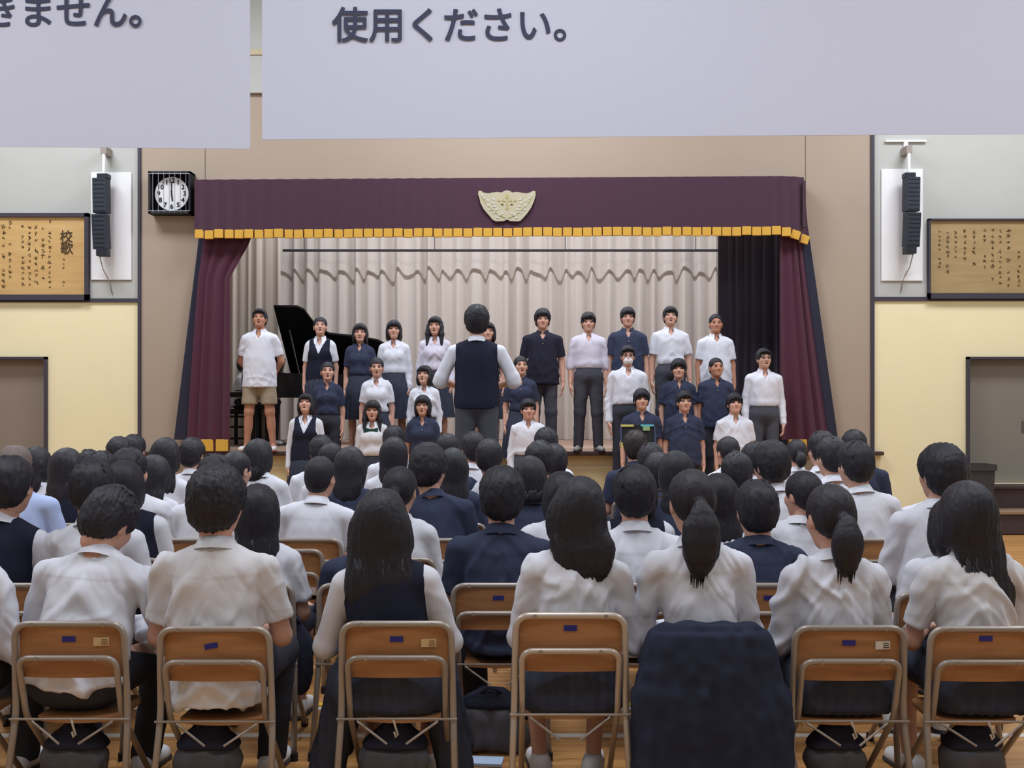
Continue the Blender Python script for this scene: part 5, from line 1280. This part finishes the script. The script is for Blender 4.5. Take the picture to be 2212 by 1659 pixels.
# fifth row
seat(5, 140, 970, 150, True, 'long', V_L, 'long-haired student against the yellow wall at left, fifth row', hk=dict(length=.20), yaw=-8)
seat(5, 329, 985, 318, True, 'long', W_S, 'small long-haired student left of the tallest long-haired one', hk=dict(length=.20), yaw=-12, lean=6)
seat(5, 508, 976, 508, True, 'tied', W_S, 'student with pinned hair and right ear, behind the thick-haired front student', yaw=-24)
seat(5, 756, 967, 760, True, 'long', ('s', M_NAVY), 'student with straight hair and navy top behind the cropped head', hk=dict(length=.16), yaw=-12)
seat(5, 977, 970, 985, True, 'long', N_S, 'long-haired navy-shirted student right of the tousled hair', hk=dict(length=.24), yaw=8)
seat(5, 1166, 955, 1160, False, 'short', W_S, 'short-haired student below the front row singer in long white sleeves', yaw=6)
seat(5, 1425, 982, 1424, False, 'fringe', N_S, 'dark-haired student in navy left of the long-haired one, fifth row', lean=7)
seat(5, 1592, 980, 1588, False, 'short', W_S, 'student with crisp collar in front of the low-set ponytail, fifth row', yaw=16)
seat(5, 1800, 947, 1808, False, 'short', W_S, 'white-collared student left of the navy shoulder at far right', yaw=16)
# sixth row
seat(6, 75, 967, 78, True, 'long', W_S, 'long-haired student in white right of the grey-haired person', hk=dict(length=.17), yaw=-22)
seat(6, 214, 978, 214, False, 'short', N_S, 'student whose crown barely shows above the left crowd', lean=8)
seat(6, 355, 947, 352, True, 'long', W_S, 'long-haired student in white before the beige wall, hair to mid-back', hk=dict(length=.30), yaw=-6)
seat(6, 557, 950, 572, True, 'bob', W_S, 'student with neck-length hair and right ear below the white shoes', yaw=-26, hk=dict(length=.09))
seat(6, 715, 958, 706, True, 'tied', V_L, 'student with pinned hair and navy vest behind the cropped head', yaw=-20)
seat(6, 850, 946, 836, True, 'long', W_S, 'long-haired student in white below the green ribbon singer', hk=dict(length=.19))
seat(6, 1056, 952, 1082, False, 'fringe', W_S, 'round-headed student in white collar below the conductor legs', yaw=0)
seat(6, 1198, 962, 1206, False, 'short', W_S, 'student in white at the edge of the gap showing the stage front')
seat(6, 1408, 960, 1404, False, 'short', N_S, 'student in navy below the music stand', lean=6)
seat(6, 1632, 958, 1628, False, 'short', W_S, 'student in white between the low-set ponytail and thick hair, sixth row', yaw=16)
seat(6, 1778, 934, 1776, False, 'short', W_S, 'tall-sitting student in white below the right burgundy curtain', yaw=10)
# seventh row
seat(7, 254, 946, 252, False, 'short', N_S, 'student left of a pair of heads before the left dark trim')
seat(7, 413, 948, 412, False, 'short', W_S, 'student in white collar below the left gold curtain hem', yaw=-10)
seat(7, 692, 943, 684, False, 'short', W_S, 'student in white below the front row vest singer', yaw=16)
seat(7, 1020, 936, 1014, False, 'fringe', W_S, 'student with left cheek turned, between the conductor legs', yaw=24)
seat(7, 1180, 926, 1176, False, 'short', W_S, 'student whose head covers the elbow of the right short-haired singer')
seat(7, 1373, 932, 1372, False, 'short', N_S, 'student with brownish hair in front of the music stand', hair_mat=M_HAIR_BR)
seat(7, 1574, 944, 1570, True, 'pony', W_S, 'student with low-set ponytail below the low-fringed singer', yaw=16, hk=dict(length=.10))
seat(7, 1848, 931, 1862, False, 'short', N_S, 'student with navy shoulders before the right dark trim', sw=.20)
# last row, nearest the stage
seat(8, 187, 974, 190, False, 'short', N_S, 'small student low before the yellow wall at left', lean=10)
seat(8, 286, 941, 288, False, 'short', N_S, 'student of the pair of heads over the left dark trim, rightmost')
seat(8, 850, 922, 852, False, 'short', W_S, 'far student whose crown rises right of the green ribbon')
seat(6, 966, 937, 962, False, 'buzz', N_S, 'far student left of the conductor with round cropped head')
seat(8, 1723, 950, 1724, True, 'pony', W_S, 'far student with narrow head and short ponytail at the right curtain hem', hk=dict(length=.10))

for row, x, y, who, kw in CHAIR_FOR:
    chair(x, y+.004, 0, 'plywood folding chair under '+who if len(who.split()) < 12 else 'folding chair under '+who, detail=row < 4, **(kw if row < 3 else {}))
chair((640-1106)/378, F_PX/378-.10, 0, 'empty plywood folding chair behind the close-cropped student')

# ------------------------------------------------------------------ things among the chairs
nv = empty('draped_sweater', ((1530-1106)/587, F_PX/587, 0)); tag(nv, 'navy sweater draped over the chair back of the ponytailed student', 'sweater')
sacking('sweater_cloth', mat('sweater_navy', (44, 48, 64), .9, .1, bump=((160, 160, 160), .3, .002)), nv, [('cap', ((-.150, -.012, .692), (.150, -.012, .692), .052, .052), dict(k=.03, flat=(1, .75, 1))),
    ('cap', ((-.155, -.01, .60), (-.205, -.03, .42), .06, .065), dict(k=.07, flat=(1, .62, 1))), ('cap', ((.155, -.01, .60), (.21, -.03, .42), .06, .065), dict(k=.07, flat=(1, .62, 1))),
    ('cap', ((-.205, -.03, .42), (-.205, -.10, .10), .065, .07), dict(k=.08, flat=(1, .7, 1))), ('cap', ((.21, -.03, .42), (.21, -.10, .10), .065, .07), dict(k=.08, flat=(1, .7, 1))),
    ('cap', ((0, -.02, .60), (0, -.06, .40), .12, .13), dict(k=.10, flat=(1, .40, 1))), ('cap', ((0, -.06, .42), (0, -.13, .10), .16, .16), dict(k=.12, flat=(1, .33, 1)))], h=.010, amp=.009, cuts=(((0, 0, -1), -.07),))
for a, lb, w, sd in ((150, 'grey cloth bag under the chair of the bowed student', .15, 1), (440, 'grey cloth bag under the chair of the cream-shirted student', .15, 2), (850, 'grey cloth bag under the chair of the long-haired vest student', .16, 3), (1820, 'grey cloth bag under the chair of the second ponytail from left', .13, 4), (2120, 'grey cloth bag under the rightmost front chair', .13, 5)):
    floor_bag((a-1106)/575, F_PX/575+.08, lb, w*.8, .37, sd)
floor_bag((1062-1106)/470, F_PX/470-.12, 'dark rounded bag under the chair of the broad-backed student', .15, .30, 7)
def hung(name, label, p, w, d, hgt, m, seed):
    r = empty(name, p); tag(r, label, 'bag')
    sacking('bag_body', m, r, [('cap', ((0, 0, .05), (0, 0, hgt*.55), w, w*.92), dict(k=.05, flat=(1, d, 1))), ('cap', ((0, 0, hgt*.5), (0, 0, hgt*.92), w*.9, w*.45), dict(k=.06, flat=(1, d, 1)))], amp=.007, seed=seed)
    MB().tube([(-w*.4, 0, hgt*.9), (-w*.2, -.03, hgt*1.0), (w*.2, -.03, hgt*1.0), (w*.4, 0, hgt*.9)], .007, 6).build('carry_strap', m, r)
hung('hanging_bag', 'black bag hanging beside the legs of a second row chair', ((648-1106)/468, 4.80, .26), .065, .45, .34, M_BAGN, 3)
def sheet(name, label, c, w, l, rz, m, tilt=0, th=.003):
    r = empty(name, c); r.rotation_euler = (math.radians(tilt), 0, rz); tag(r, label, 'paper')
    MB().box((0, 0, th/2), (w, l, th)).build('paper_leaf', m, r); MB().box((0, 0, -.0008), (w*.98, l*.98, .0012)).build('back_leaf', m, r)
M_PAPER = mat('paper_white', (236, 240, 246), .8, .2); M_PINK = mat('folder_pink', (214, 108, 128), .5, .3)
sheet('programme_sheet', 'white paper held on the lap of the bowed student', ((338-1106)/560, 4.32, .64), .15, .21, -.3, M_PAPER, 18)
sheet('programme_sheet', 'white paper on a lap beside the crisp white collar student', ((1392-1106)/500, 4.86, .63), .18, .24, .1, M_PAPER, 14)
sheet('pink_folder', 'pink folder lying on the wooden floor behind a dark bag', ((1052-1106)/459, 5.04, .004), .17, .12, .15, M_PINK)
sheet('blue_towel', 'pale blue and white cloth lying on the floor below the pink folder', ((1052-1106)/490, 4.62, .004), .14, .10, -.1, mat('cloth_pale_blue', (170, 190, 214), .9, .1), th=.012)
